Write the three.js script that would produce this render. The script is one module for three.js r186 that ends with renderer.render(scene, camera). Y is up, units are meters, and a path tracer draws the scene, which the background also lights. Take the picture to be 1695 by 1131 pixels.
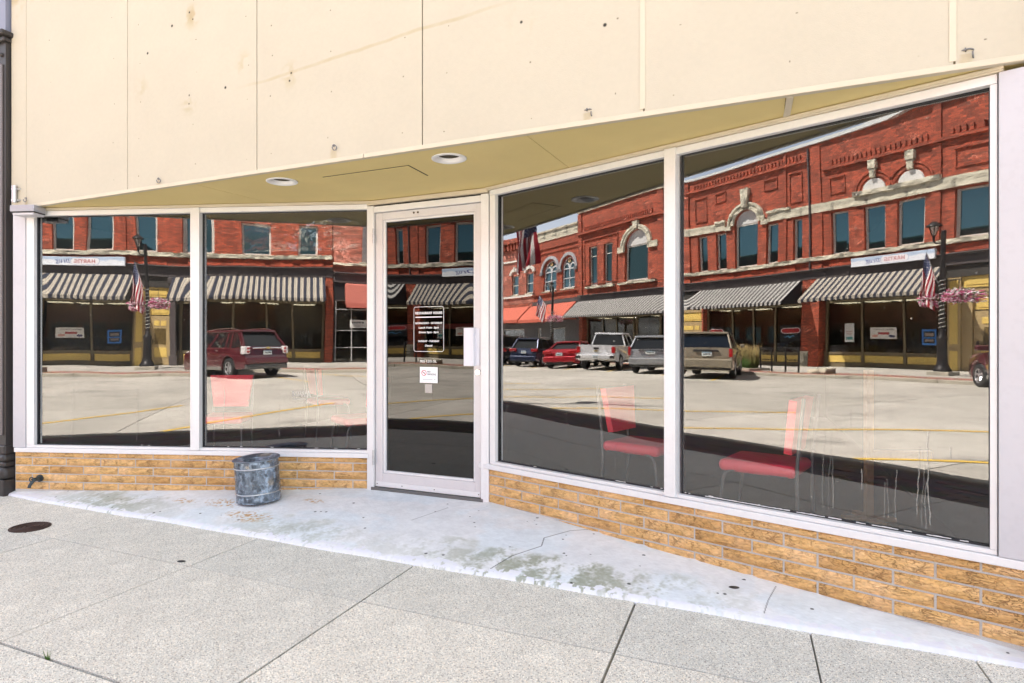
import * as THREE from 'three';
import { mergeGeometries } from 'three/addons/utils/BufferGeometryUtils.js';
import { RoundedBoxGeometry } from 'three/addons/geometries/RoundedBoxGeometry.js';

// ---------------------------------------------------------------- camera, sky, sun, exposure
const scene = new THREE.Scene(), SKY = 0.36;
const camera = new THREE.PerspectiveCamera(57.66, 1695 / 1131, 0.05, 600);
camera.position.set(0, 1.272, 3.172);
camera.rotation.y = 24.626 * Math.PI / 180;
camera.setViewOffset(1695, 1131, 84.9, -3.5, 1695, 1131);
const sunDir = new THREE.Vector3(-0.36, 1, -0.50).normalize();
{ // summer sky with broken fair-weather cloud, computed over the whole dome
  const W = 1024, H = 512, d = new Float32Array(W * H * 4), hs = (x, y, k) => { let h = Math.imul(x, 374761393) + Math.imul(y, 668265263) + Math.imul(k, 974634221); h = Math.imul(h ^ (h >>> 13), 1274126177); return ((h ^ (h >>> 16)) >>> 0) / 4294967296; };
  const vn = (x, y, k) => { const a = Math.floor(x), b = Math.floor(y), u = (x - a) * (x - a) * (3 - 2 * (x - a)), v = (y - b) * (y - b) * (3 - 2 * (y - b)); return (hs(a, b, k) * (1 - u) + hs(a + 1, b, k) * u) * (1 - v) + (hs(a, b + 1, k) * (1 - u) + hs(a + 1, b + 1, k) * u) * v; };
  const cl = (x, y) => { let s = 0, w = 0.5, t = 0; for (let i = 0; i < 5; i++) { s += w * vn(x, y, i + 3); t += w; w *= 0.52; x = x * 2.03 + 17; y = y * 2.03 + 5; } return s / t; };
  for (let r = 0; r < H; r++) for (let c = 0; c < W; c++) {
    const e = ((r + 0.5) / H - 0.5) * Math.PI, a = ((c + 0.5) / W - 0.5) * 2 * Math.PI, y = Math.sin(e), up = Math.max(y, 0), k = 1 / (up + 0.22), n = cl(Math.cos(a) * Math.cos(e) * k * 1.5 + 40, Math.sin(a) * Math.cos(e) * k * 1.5 + 40);
    const g = Math.pow(1 - up, 4.2), m = Math.min(1, Math.max(0, (n - 0.46) / 0.16)), q = m * m * (3 - 2 * m) * 0.92, sh = 0.85 + 0.3 * (n - 0.5), i = (r * W + c) * 4;
    const b = [0.13 + 3.0 * g, 0.29 + 2.95 * g, 0.62 + 2.75 * g], w = [0.98 * sh, 0.96 * sh, 0.93 * sh]; for (let j = 0; j < 3; j++) d[i + j] = y < 0 ? 0.3 : (b[j] * (1 - q) + w[j] * q) * SKY; d[i + 3] = 1;
  }
  const t = new THREE.DataTexture(d, W, H, THREE.RGBAFormat, THREE.FloatType); t.mapping = THREE.EquirectangularReflectionMapping; t.magFilter = THREE.LinearFilter; t.needsUpdate = true; scene.background = scene.environment = t;
}
const sun = new THREE.DirectionalLight(0xfff6ec, 5); sun.name = 'sun';
sun.position.copy(sunDir).multiplyScalar(90).add(new THREE.Vector3(-18, 0, 12)); sun.target.position.set(-18, 0, 12);
sun.castShadow = true; sun.shadow.mapSize.set(4096, 4096);
Object.assign(sun.shadow.camera, { left: -55, right: 55, top: 45, bottom: -45, near: 1, far: 220 });
scene.add(sun, sun.target);
const renderer = new THREE.WebGLRenderer({ antialias: true });
renderer.toneMapping = THREE.LinearToneMapping; renderer.toneMappingExposure = 6.75;
renderer.shadowMap.enabled = true;

// ---------------------------------------------------------------- helpers
let seed = 7; const rnd = () => { seed = (seed + 0x6d2b79f5) | 0; let t = Math.imul(seed ^ (seed >>> 15), 1 | seed); t = (t + Math.imul(t ^ (t >>> 7), 61 | t)) ^ t; return ((t ^ (t >>> 14)) >>> 0) / 4294967296; };
const rr = (a, b) => a + (b - a) * rnd();
const clamp = (x, a = 0, b = 1) => Math.min(b, Math.max(a, x)), sst = (a, b, x) => { const t = clamp((x - a) / (b - a)); return t * t * (3 - 2 * t); }, lerp = (a, b, t) => a + (b - a) * t;
const hash = (x, y, s) => { let h = Math.imul(x | 0, 374761393) + Math.imul(y | 0, 668265263) + Math.imul(s | 0, 974634221); h = Math.imul(h ^ (h >>> 13), 1274126177); return ((h ^ (h >>> 16)) >>> 0) / 4294967296; };
const mod = (a, n) => ((a % n) + n) % n;
function pn(x, y, px, py, s) { const ix = Math.floor(x), iy = Math.floor(y), fx = x - ix, fy = y - iy, u = fx * fx * (3 - 2 * fx), v = fy * fy * (3 - 2 * fy), h = (a, b) => hash(mod(a, px), mod(b, py), s); return lerp(lerp(h(ix, iy), h(ix + 1, iy), u), lerp(h(ix, iy + 1), h(ix + 1, iy + 1), u), v); }
function fbm(u, v, f, oct, s, ax = 1) { let a = 0, w = 0.5, t = 0; for (let i = 0; i < oct; i++) { const q = Math.max(1, Math.round(f * ax)); a += w * pn(u * q, v * f, q, f, s + i); t += w; w *= 0.5; f *= 2; } return a / t; }
function tex(w, h, fn, srgb = true, wrap = true) {
  const d = new Uint8Array(w * h * 4);
  for (let y = 0; y < h; y++) for (let x = 0; x < w; x++) { const c = fn((x + 0.5) / w, (y + 0.5) / h, x, y), i = (y * w + x) * 4; if (typeof c === 'number') d[i] = d[i + 1] = d[i + 2] = clamp(c) * 255; else { d[i] = clamp(c[0]) * 255; d[i + 1] = clamp(c[1]) * 255; d[i + 2] = clamp(c[2]) * 255; } d[i + 3] = 255; }
  const t = new THREE.DataTexture(d, w, h); t.magFilter = THREE.LinearFilter; t.minFilter = THREE.LinearMipmapLinearFilter; t.generateMipmaps = true;
  if (wrap) t.wrapS = t.wrapT = THREE.RepeatWrapping; if (srgb) t.colorSpace = THREE.SRGBColorSpace; t.needsUpdate = true; return t;
}
function canvasTex(w, h, draw, wrap = false) { const c = document.createElement('canvas'); c.width = w; c.height = h; draw(c.getContext('2d'), w, h); const t = new THREE.CanvasTexture(c); t.colorSpace = THREE.SRGBColorSpace; t.magFilter = THREE.LinearFilter; if (wrap) t.wrapS = t.wrapT = THREE.RepeatWrapping; return t; }
const rep = (t, x, y) => { const c = t.clone(); c.repeat.set(x, y); c.needsUpdate = true; return c; };
const lin = (r, g, b) => new THREE.Color().setRGB(r, g, b);
const M = (color, roughness = 0.8, o = {}) => new THREE.MeshStandardMaterial({ color, roughness, ...o });
const MP = (color, roughness, o = {}) => new THREE.MeshPhysicalMaterial({ color, roughness, ...o });
const taken = {}; const numbered = (n) => { const k = taken[n] = (taken[n] ?? -1) + 1; return k ? n + '_' + String(k).padStart(3, '0') : n; };
function metric(g) { // uv in metres by the way each face points
  g = g.index ? g.toNonIndexed() : g; const p = g.attributes.position, n = g.attributes.normal, uv = new Float32Array(p.count * 2);
  for (let i = 0; i < p.count; i++) { const ax = Math.abs(n.getX(i)), ay = Math.abs(n.getY(i)), az = Math.abs(n.getZ(i)); let u, v; if (ay >= ax && ay >= az) { u = p.getX(i); v = p.getZ(i); } else if (ax >= az) { u = p.getZ(i); v = p.getY(i); } else { u = p.getX(i); v = p.getY(i); } uv[2 * i] = u; uv[2 * i + 1] = v; }
  g.setAttribute('uv', new THREE.BufferAttribute(uv, 2)); return g;
}
const clean = (g) => { for (const k of Object.keys(g.attributes)) if (!['position', 'normal', 'uv', 'color'].includes(k)) g.deleteAttribute(k); return g.index ? g.toNonIndexed() : g; };
const join = (list) => list.length === 1 ? list[0] : mergeGeometries(list.map(clean));
const B = (x0, x1, y0, y1, z0, z1) => metric(new THREE.BoxGeometry(x1 - x0, y1 - y0, z1 - z0).translate((x0 + x1) / 2, (y0 + y1) / 2, (z0 + z1) / 2));
const RB = (x0, x1, y0, y1, z0, z1, r = 0.006, s = 2) => metric(new RoundedBoxGeometry(x1 - x0, y1 - y0, z1 - z0, s, Math.min(r, (x1 - x0) / 2.01, (y1 - y0) / 2.01, (z1 - z0) / 2.01)).translate((x0 + x1) / 2, (y0 + y1) / 2, (z0 + z1) / 2));
const CYL = (r0, r1, h, seg = 20) => metricless(new THREE.CylinderGeometry(r0, r1, h, seg));
const metricless = (g) => g.index ? g.toNonIndexed() : g;
const V = (x, y, z) => new THREE.Vector3(x, y, z);
function bar(p, q, w, d) { const a = V(...p), b = V(...q), l = a.distanceTo(b), g = new THREE.BoxGeometry(w, l, d); const m = new THREE.Matrix4().compose(a.clone().add(b).multiplyScalar(0.5), new THREE.Quaternion().setFromUnitVectors(V(0, 1, 0), b.clone().sub(a).normalize()), V(1, 1, 1)); return metric(g.applyMatrix4(m)); }
const tube = (pts, r, seg = 24, rad = 7, closed = false) => metricless(new THREE.TubeGeometry(new THREE.CatmullRomCurve3(pts.map((p) => V(...p)), closed), seg, r, rad, closed));
const lathe = (pts, seg = 24) => metricless(new THREE.LatheGeometry(pts.map((p) => new THREE.Vector2(...p)), seg));
function part(name, geos, mat, parent) { const m = new THREE.Mesh(Array.isArray(geos) ? join(geos) : geos, mat); m.name = name; m.castShadow = m.receiveShadow = true; parent.add(m); return m; }
function thing(name, label, category, pos = [0, 0, 0], turn = 0, group) { const g = new THREE.Group(); g.name = numbered(name); g.position.set(...pos); g.rotation.y = turn; g.userData = { label, category }; if (group) g.userData.group = group; scene.add(g); return g; }
function solo(name, geos, mat, label, category, pos = [0, 0, 0], turn = 0, group) { const m = part(numbered(name), geos, mat, scene); m.position.set(...pos); m.rotation.y = turn; m.userData = { label, category }; if (group) m.userData.group = group; return m; }
function struct(name, geos, mat) { const m = part(name, geos, mat, scene); m.userData.kind = 'structure'; return m; }
function copy(o, label) { const c = o.clone(); c.name = numbered(o.name.replace(/_\d{3}$/, '')); c.userData = { ...o.userData, label }; scene.add(c); return c; }
function wallShape(x0, x1, y0, y1, holes, depth) { // a wall facing -z with openings [x0,x1,y0,y1,archRise]
  const s = new THREE.Shape(); s.moveTo(x0, y0); s.lineTo(x1, y0); s.lineTo(x1, y1); s.lineTo(x0, y1); s.closePath();
  for (const [a, b, c, d, arch] of holes) { const h = new THREE.Path(); h.moveTo(a, c); h.lineTo(a, d); if (arch) h.absarc((a + b) / 2, d, (b - a) / 2, Math.PI, 0, true); else h.lineTo(b, d); h.lineTo(b, c); h.closePath(); s.holes.push(h); }
  return metricless(new THREE.ExtrudeGeometry(s, { depth, bevelEnabled: false, curveSegments: 16 }));
}
function ring(cx, cy, r0, r1, z, depth, a0 = 0, a1 = Math.PI) { const s = new THREE.Shape(); s.absarc(cx, cy, r1, a0, a1, false); s.absarc(cx, cy, r0, a1, a0, true); s.closePath(); return metricless(new THREE.ExtrudeGeometry(s, { depth, bevelEnabled: false, curveSegments: 24 }).translate(0, 0, z)); }
function ngon(pts, depth, z = 0) { const s = new THREE.Shape(pts.map((p) => new THREE.Vector2(...p))); return metricless(new THREE.ExtrudeGeometry(s, { depth, bevelEnabled: false, curveSegments: 16 }).translate(0, 0, z)); }

// ---------------------------------------------------------------- textures
const grainT = tex(512, 512, (u, v) => 0.86 + 0.14 * fbm(u, v, 64, 3, 3), true);
const paintT = tex(512, 512, (u, v) => { const a = 0.94 + 0.06 * fbm(u, v, 6, 5, 9); return [a, a, a * (0.985 + 0.015 * fbm(u, v, 3, 2, 4))]; });
const paintB = tex(512, 512, (u, v) => fbm(u, v, 48, 3, 21), false);
const aggT = tex(1024, 1024, (() => {
  const N = 150, pts = []; for (let j = 0; j < N; j++) for (let i = 0; i < N; i++) pts.push([i + hash(i, j, 1), j + hash(i, j, 2), hash(i, j, 3), hash(i, j, 4)]);
  return (u, v) => { const x = u * N, y = v * N, ix = Math.floor(x), iy = Math.floor(y); let best = 9, bp = null; for (let b = -1; b <= 1; b++) for (let a = -1; a <= 1; a++) { const i = mod(ix + a, N), j = mod(iy + b, N), p = pts[j * N + i], dx = ix + a + (p[0] - i) - x, dy = iy + b + (p[1] - j) - y, d = dx * dx + dy * dy; if (d < best) { best = d; bp = p; } }
    const m = fbm(u, v, 5, 4, 11), edge = sst(0.05, 0.45, Math.sqrt(best)); let t = bp[2] < 0.09 ? 0.24 : bp[2] < 0.2 ? 0.55 : bp[2] > 0.9 ? 0.98 : 0.72 + 0.08 * bp[3]; const c = lerp(t, 0.73, edge * 0.68) * (0.93 + 0.1 * m); const w = bp[3] > 0.8 ? 0.03 : 0; return [c * (1 + w), c * 0.985, c * (0.95 - w)]; };
})());
const aggB = tex(512, 512, (u, v) => 0.6 * fbm(u, v, 150, 2, 31) + 0.4 * fbm(u, v, 12, 3, 32), false);
const concT = tex(768, 768, (u, v) => { const a = fbm(u, v, 5, 6, 41), b = fbm(u, v, 40, 3, 43), st = sst(0.62, 0.74, fbm(u, v, 3, 5, 47)) * 0.1 + sst(0.66, 0.72, fbm(u, v, 14, 4, 49)) * 0.03, c = 0.70 + 0.14 * (a - 0.5) + 0.08 * (b - 0.5) - st; return [c * 1.01, c * 0.985, c * 0.93]; });
const tanCrack = (u, v) => { const w = 0.012 * (fbm(u, v, 16, 2, 58) - 0.5), a = fbm(u + w, v + w, 20, 3, 51, 0.45), b = fbm(u, v, 30, 2, 52, 0.5), c = fbm(u, v, 9, 3, 54, 1.1); return clamp(Math.max(1 - sst(0.002, 0.028, Math.abs(a - 0.5)), 0.5 * (1 - sst(0.002, 0.03, Math.abs(b - 0.5))), 0.9 * (1 - sst(0.002, 0.012, Math.abs(c - 0.5)))) * (0.45 + 0.55 * sst(0.25, 0.6, fbm(u, v, 6, 3, 56)))); };
const tanT = tex(512, 256, (u, v) => { const a = fbm(u, v, 4, 5, 57), c = fbm(u, v, 30, 3, 59), q = tanCrack(u, v), k = 0.86 + 0.16 * a + 0.2 * (c - 0.5); return [0.96 * k * (1 - 0.2 * q), 0.8 * k * (0.97 + 0.05 * a) * (1 - 0.25 * q), 0.54 * k * (0.85 + 0.3 * a) * (1 - 0.28 * q)]; });
function redBrick(s, mortar, base) { return tex(1024, 1024, (u, v) => { // tile 2.4 m x 2.031 m: 12 x 30 bricks
  const row = Math.floor(v * 30), uu = u * 12 + (row % 2) * 0.5, col = Math.floor(uu), fu = uu - col, fv = v * 30 - row, j = Math.min(fu, 1 - fu) * 0.2 < 0.005 || Math.min(fv, 1 - fv) * 0.0677 < 0.005;
  const h = hash(mod(col, 12), row, s), n = fbm(u, v, 60, 2, s + 2), st = fbm(u, v, 3, 5, s + 5); if (j) { const c = mortar * (0.85 + 0.2 * n); return [c, c * 0.72, c * 0.62]; }
  const ef = sst(0.54, 0.7, st) * sst(0.4, 0.75, n) * 0.34, k = 0.7 + 0.42 * h + 0.2 * (n - 0.5) + 0.22 * (fbm(u, v, 4, 4, s + 9) - 0.5); return [base[0] * k + ef, base[1] * k + ef, base[2] * k + ef]; }); }
const redT = rep(redBrick(61, 0.48, [0.69, 0.32, 0.22]), 1 / 2.4, 1 / 2.031), rosT = rep(redBrick(71, 0.74, [0.66, 0.36, 0.29]), 1 / 2.4, 1 / 2.031);
const stoneT = rep(tex(512, 512, (u, v) => { const a = fbm(u, v, 6, 6, 81), d = sst(0.56, 0.7, fbm(u, v, 4, 5, 85)); const c = 0.82 * (0.8 + 0.35 * a) * (1 - 0.35 * d); return [c, c * 0.97, c * 0.87]; }), 0.6, 0.6);
const stoneB = rep(tex(256, 256, (u, v) => fbm(u, v, 8, 5, 88), false), 0.8, 1.5);
const galvT = tex(512, 512, (u, v) => { const a = fbm(u, v, 16, 5, 91), b = fbm(u, v, 30, 3, 93), sp = sst(0.5, 0.62, a), dk = sst(0.5, 0.64, fbm(u, v, 9, 5, 97)), br = sst(0.62, 0.76, fbm(u, v, 4, 5, 99)); const c = 0.53 + 0.16 * sp + 0.16 * (b - 0.5) - 0.15 * dk; return [c * (0.92 + 0.12 * br), c * (0.97 + 0.0 * br), c * (1.02 - 0.14 * br)]; });
const galvR = tex(256, 256, (u, v) => 0.3 + 0.5 * fbm(u, v, 9, 5, 91), false);
const brickB = tex(512, 256, (u, v) => 0.75 * (1 - tanCrack(u, v)) * (0.6 + 0.4 * fbm(u, v, 9, 3, 55)) + 0.25 * fbm(u, v, 30, 2, 53), false);
const metalT = tex(256, 256, (u, v) => { const c = 0.95 + 0.05 * fbm(u, v, 3, 5, 101) - 0.012 * sst(0.6, 0.75, fbm(u, v, 60, 3, 103)); return [c, c, c]; });

// ---------------------------------------------------------------- materials
const paintCol = lin(0.74, 0.6, 0.27);
const mSoffit = M(paintCol, 0.75, { map: rep(paintT, 0.5, 0.5), bumpMap: rep(paintB, 2, 2), bumpScale: 0.0006 });
const mTrim = M(lin(0.6, 0.53, 0.41), 0.6, { map: rep(paintT, 1.3, 1.3) });
const mAlu = MP(lin(0.78, 0.775, 0.77), 0.4, { metalness: 0.1, map: rep(metalT, 1.1, 1.1), clearcoat: 0.15, clearcoatRoughness: 0.4 });
const mAluPanel = M(lin(0.56, 0.55, 0.575), 0.5, { map: rep(metalT, 0.7, 0.7), metalness: 0.1 });
const mGasket = M(lin(0.012, 0.013, 0.016), 0.6);
const mMortar = M(lin(0.6, 0.57, 0.52), 0.95, { map: rep(grainT, 6, 6) });
const mBrickTan = [0, 1, 2, 3].map((i) => M(lin(0.9 - 0.06 * i, 0.84 - 0.07 * i, 0.82 - 0.09 * i), 0.88, { map: tanT, bumpMap: brickB, bumpScale: 0.012 }));
const glassOf = (ior, c) => MP(c, 0, { transmission: 1, thickness: 0, ior });
const mGlass = glassOf(2.3, lin(0.84, 0.87, 0.86)), mDoorGlass = glassOf(1.72, lin(0.2, 0.2, 0.2));
const mHook = M(lin(0.2, 0.2, 0.2), 0.5, { metalness: 0.6 }), mIron = M(lin(0.035, 0.03, 0.028), 0.45, { metalness: 0.1 }), mIronFace = M(lin(0.13, 0.11, 0.105), 0.5);
const mBlack = M(lin(0.012, 0.012, 0.013), 0.5), mDark = M(lin(0.03, 0.03, 0.03), 0.7), mWhite = M(lin(0.8, 0.8, 0.79), 0.6), mChrome = M(lin(0.75, 0.75, 0.76), 0.18, { metalness: 1 }), mSteel = M(lin(0.55, 0.56, 0.57), 0.35, { metalness: 0.9 });
const mGalv = M(lin(0.84, 0.92, 1.0), 0.5, { map: rep(galvT, 3, 1), metalness: 0.5, roughnessMap: rep(galvR, 3, 1) });
const mRed = redBrickMat(redT), mRose = redBrickMat(rosT); function redBrickMat(t) { return M(lin(1, 1, 1), 0.9, { map: t }); }
const mStone = M(lin(1, 1, 1), 0.9, { map: stoneT, bumpMap: stoneB, bumpScale: 0.05 });
const mStoreGlass = MP(lin(0.6, 0.58, 0.5), 0, { transmission: 1, thickness: 0, ior: 1.7 }), mUpGlass = MP(lin(0.004, 0.012, 0.014), 0.015, { ior: 2.4, specularColor: lin(0.42, 0.8, 0.92) });
const mSash = M(lin(0.6, 0.58, 0.52), 0.6), mOlive = M(lin(0.19, 0.15, 0.085), 0.6), mTanWood = M(lin(0.42, 0.31, 0.15), 0.6), mYellow = M(lin(0.74, 0.53, 0.14), 0.6), mCornice = M(lin(0.075, 0.062, 0.062), 0.55);

// ---------------------------------------------------------------- the storefront's plan (from the photograph): wall L from A to B, door wall B to D, wall R from D to E
const PA = [-5.603, 0], PB = [-2.715, -1.012], PD = [-1.702, -1.012], PE = [0.941, -0.068];
const wallOf = (p, q) => ({ p, turn: -Math.atan2(q[1] - p[1], q[0] - p[0]), len: Math.hypot(q[0] - p[0], q[1] - p[1]) });
const WL = wallOf(PA, PB), WD = wallOf(PB, PD), WR = wallOf(PD, PE);
const onWall = (m, w) => { m.position.set(w.p[0], 0, w.p[1]); m.rotation.y = w.turn; return m; };
const SOF = 2.4, SILL = 0.365;

// ---------------------------------------------------------------- ground
const ROAD0 = 3.78, KERB1 = 20.2, roadY = (z) => -0.14 + 0.00985 * (z - 3.75), FAR = 26, farY = (z) => 0.15 + (z - KERB1) * 0.0185;
const mAgg = M(lin(1.22, 1.225, 1.18), 0.92, { map: rep(aggT, 1 / 0.62, 1 / 0.62), bumpMap: rep(aggB, 1 / 0.62, 1 / 0.62), bumpScale: 0.0025 });
const mAggs = [1.4, 1.36, 1.31, 1.38, 1.27].map((k, i) => M(lin(k * (1 - 0.006 * i), k, k * (0.96 + 0.006 * i)), 0.92, { map: mAgg.map, bumpMap: mAgg.bumpMap, bumpScale: 0.0025 }));
const mJoint = M(lin(0.035, 0.032, 0.028), 0.95);
const mRoad = [0, 1, 2, 3].map((i) => M(lin(0.92 - 0.05 * i, 0.92 - 0.05 * i, 0.93 - 0.055 * i), 0.9, { map: rep(concT, 1 / (5 + i), 1 / (5 + i)) }));
const mKerb = M(lin(0.86, 0.84, 0.78), 0.9, { map: rep(concT, 1 / 3, 1 / 3) });
const mFill = M(lin(0.3, 0.3, 0.28), 0.95, { map: rep(concT, 0.1, 0.1) });
struct('ground', [B(-320, 320, -0.6, -0.4, -320, 320)], mFill);
{ // pavement: slabs with open joints over a dark bed
  const pave = struct('pavement', [B(-60, 30, -0.3, -0.035, -0.3, 2.6)], mJoint);
  const xs = []; for (let x = -2.89 - 1.22 * 30; x < -3; x += 1.22) xs.push(x); xs.push(-2.89, -1.725, -0.49, 0.26, 0.84); for (let x = 2.06; x < 25; x += 1.22) xs.push(x);
  const zs = [-0.28, 0.595, 1.59, 2.6];
  for (let i = 0; i + 1 < xs.length; i++) for (let j = 0; j < 3; j++) {
    const wide = (x) => Math.abs(x + 1.725) < 0.01 || Math.abs(x + 0.49) < 0.01 ? 0.0048 : 0.003, g = RB(xs[i] + wide(xs[i]), xs[i + 1] - wide(xs[i + 1]), -0.06, rr(-0.0012, 0.0012), zs[j] + (j === 2 ? 0.006 : 0.003), zs[j + 1] - (j === 1 ? 0.006 : 0.003), 0.003, 1);
    part('slab', g, mAggs[Math.floor(rnd() * 5)], pave);
  }
  const pv = []; const m4 = new THREE.Matrix4(), n = []; for (let x = -34; x < 10; x += 0.205) for (let k = 0; k < 9; k++) n.push([x + (k % 2) * 0.1, 2.655 + k * 0.104]);
  const im = new THREE.InstancedMesh(RB(-0.098, 0.098, -0.05, 0, -0.049, 0.049, 0.006, 1), M(lin(0.11, 0.085, 0.075), 0.9), n.length); im.name = 'paver_band'; im.userData.kind = 'stuff';
  n.forEach(([x, z], i) => { m4.makeTranslation(x, rr(-0.006, 0.002), z); im.setMatrixAt(i, m4); im.setColorAt(i, lin(rr(0.6, 1.3), rr(0.6, 1.2), rr(0.6, 1.2))); }); im.castShadow = im.receiveShadow = true; pave.add(im);
  const bed = part('paver_bed', B(-60, 30, -0.3, -0.03, 2.6, 3.6), mJoint, pave);
}
{ const k = struct('kerb', [B(-60, 30, -0.35, -0.03, 3.6, 3.77)], mJoint); for (let x = -40; x < 12; x += 3) part('kerb_stone', RB(x + 0.004, x + 2.996, -0.3, 0.001, 3.605, 3.775, 0.02, 2), mKerb, k); }
{ // road: concrete panels with tooled joints, laid with a slight cross fall
  const road = struct('road', [metric(new THREE.BoxGeometry(140, 0.1, KERB1 - ROAD0).translate(-25, -0.09, (KERB1 - ROAD0) / 2))], mJoint); road.position.set(0, roadY(ROAD0), ROAD0); road.rotation.x = -Math.atan(0.00985);
  const zr = [0, 4.6, 8.2, 11.8, KERB1 - ROAD0]; for (let x = -66; x < 24; x += 4.6) for (let j = 0; j < 4; j++) { const o = j % 2 ? 0 : 0; part('road_panel', metric(new THREE.BoxGeometry(4.58, 0.06, zr[j + 1] - zr[j] - 0.02).translate(x + 2.3 + o, -0.03, (zr[j] + zr[j + 1]) / 2)), mRoad[Math.floor(rnd() * 4)], road); }
  const mLine = M(lin(0.72, 0.47, 0.06), 0.8, { map: rep(grainT, 3, 3) });
  const line = (x, z, a, l) => { const m = part('parking_line', metric(new THREE.BoxGeometry(l, 0.003, 0.1).translate(l / 2, 0, 0)), mLine, road); m.position.set(x, 0.0055, z - ROAD0); m.rotation.y = -a; };
  for (const x of [-32.4, -29.1, -25.8, -22.5, -19.2, -15.9, -12.6, -9.3, -5.95, -2.6, 0.75, 4.1]) line(x, 4.1, 0.93, 5.6);
  for (const x of [-40.9, -37.5, -34.1, -30.75, -27.4, -24.05, -20.7, -17.35, -14, -3.1, 0.3]) line(x, 15.3, Math.PI - 0.96, 5.2);
}
{ // far kerb and pavement, sloping up to the shops
  const k = struct('kerb_far', [B(-66, 24, -0.3, 0.06, KERB1 + 0.02, KERB1 + 0.2)], mJoint); for (let x = -66; x < 20; x += 3) part('kerb_stone', RB(x + 0.005, x + 2.995, -0.2, 0.15, KERB1, KERB1 + 0.22, 0.025, 2), mKerb, k);
  const dz = FAR + 0.6 - KERB1 - 0.22, p = struct('pavement_far', [metric(new THREE.BoxGeometry(90, 0.1, dz).translate(-21, -0.09, dz / 2))], mJoint); p.position.set(0, farY(KERB1 + 0.22), KERB1 + 0.22); p.rotation.x = -Math.atan(0.0185);
  for (let x = -66; x < 23; x += 1.5) for (let j = 0; j < 3; j++) part('slab', metric(new THREE.BoxGeometry(1.49, 0.06, (dz - 1.0) / 3 - 0.01).translate(x + 0.75, -0.03, 1.0 + (dz - 1.0) / 3 * (j + 0.5))), mRoad[Math.floor(rnd() * 3)], p);
  const m4 = new THREE.Matrix4(), n = []; for (let x = -46; x < 4; x += 0.205) for (let q = 0; q < 9; q++) n.push([x + (q % 2) * 0.1, 0.06 + q * 0.104]);
  const im = new THREE.InstancedMesh(B(-0.099, 0.099, -0.05, 0, -0.05, 0.05), M(lin(0.3, 0.15, 0.11), 0.9), n.length); im.name = 'paver_band'; im.userData.kind = 'stuff'; n.forEach(([x, z], i) => { m4.makeTranslation(x, rr(-0.004, 0.003), z); im.setMatrixAt(i, m4); im.setColorAt(i, lin(rr(0.7, 1.4), rr(0.7, 1.4), rr(0.7, 1.4))); }); im.castShadow = im.receiveShadow = true; p.add(im);
}
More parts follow.
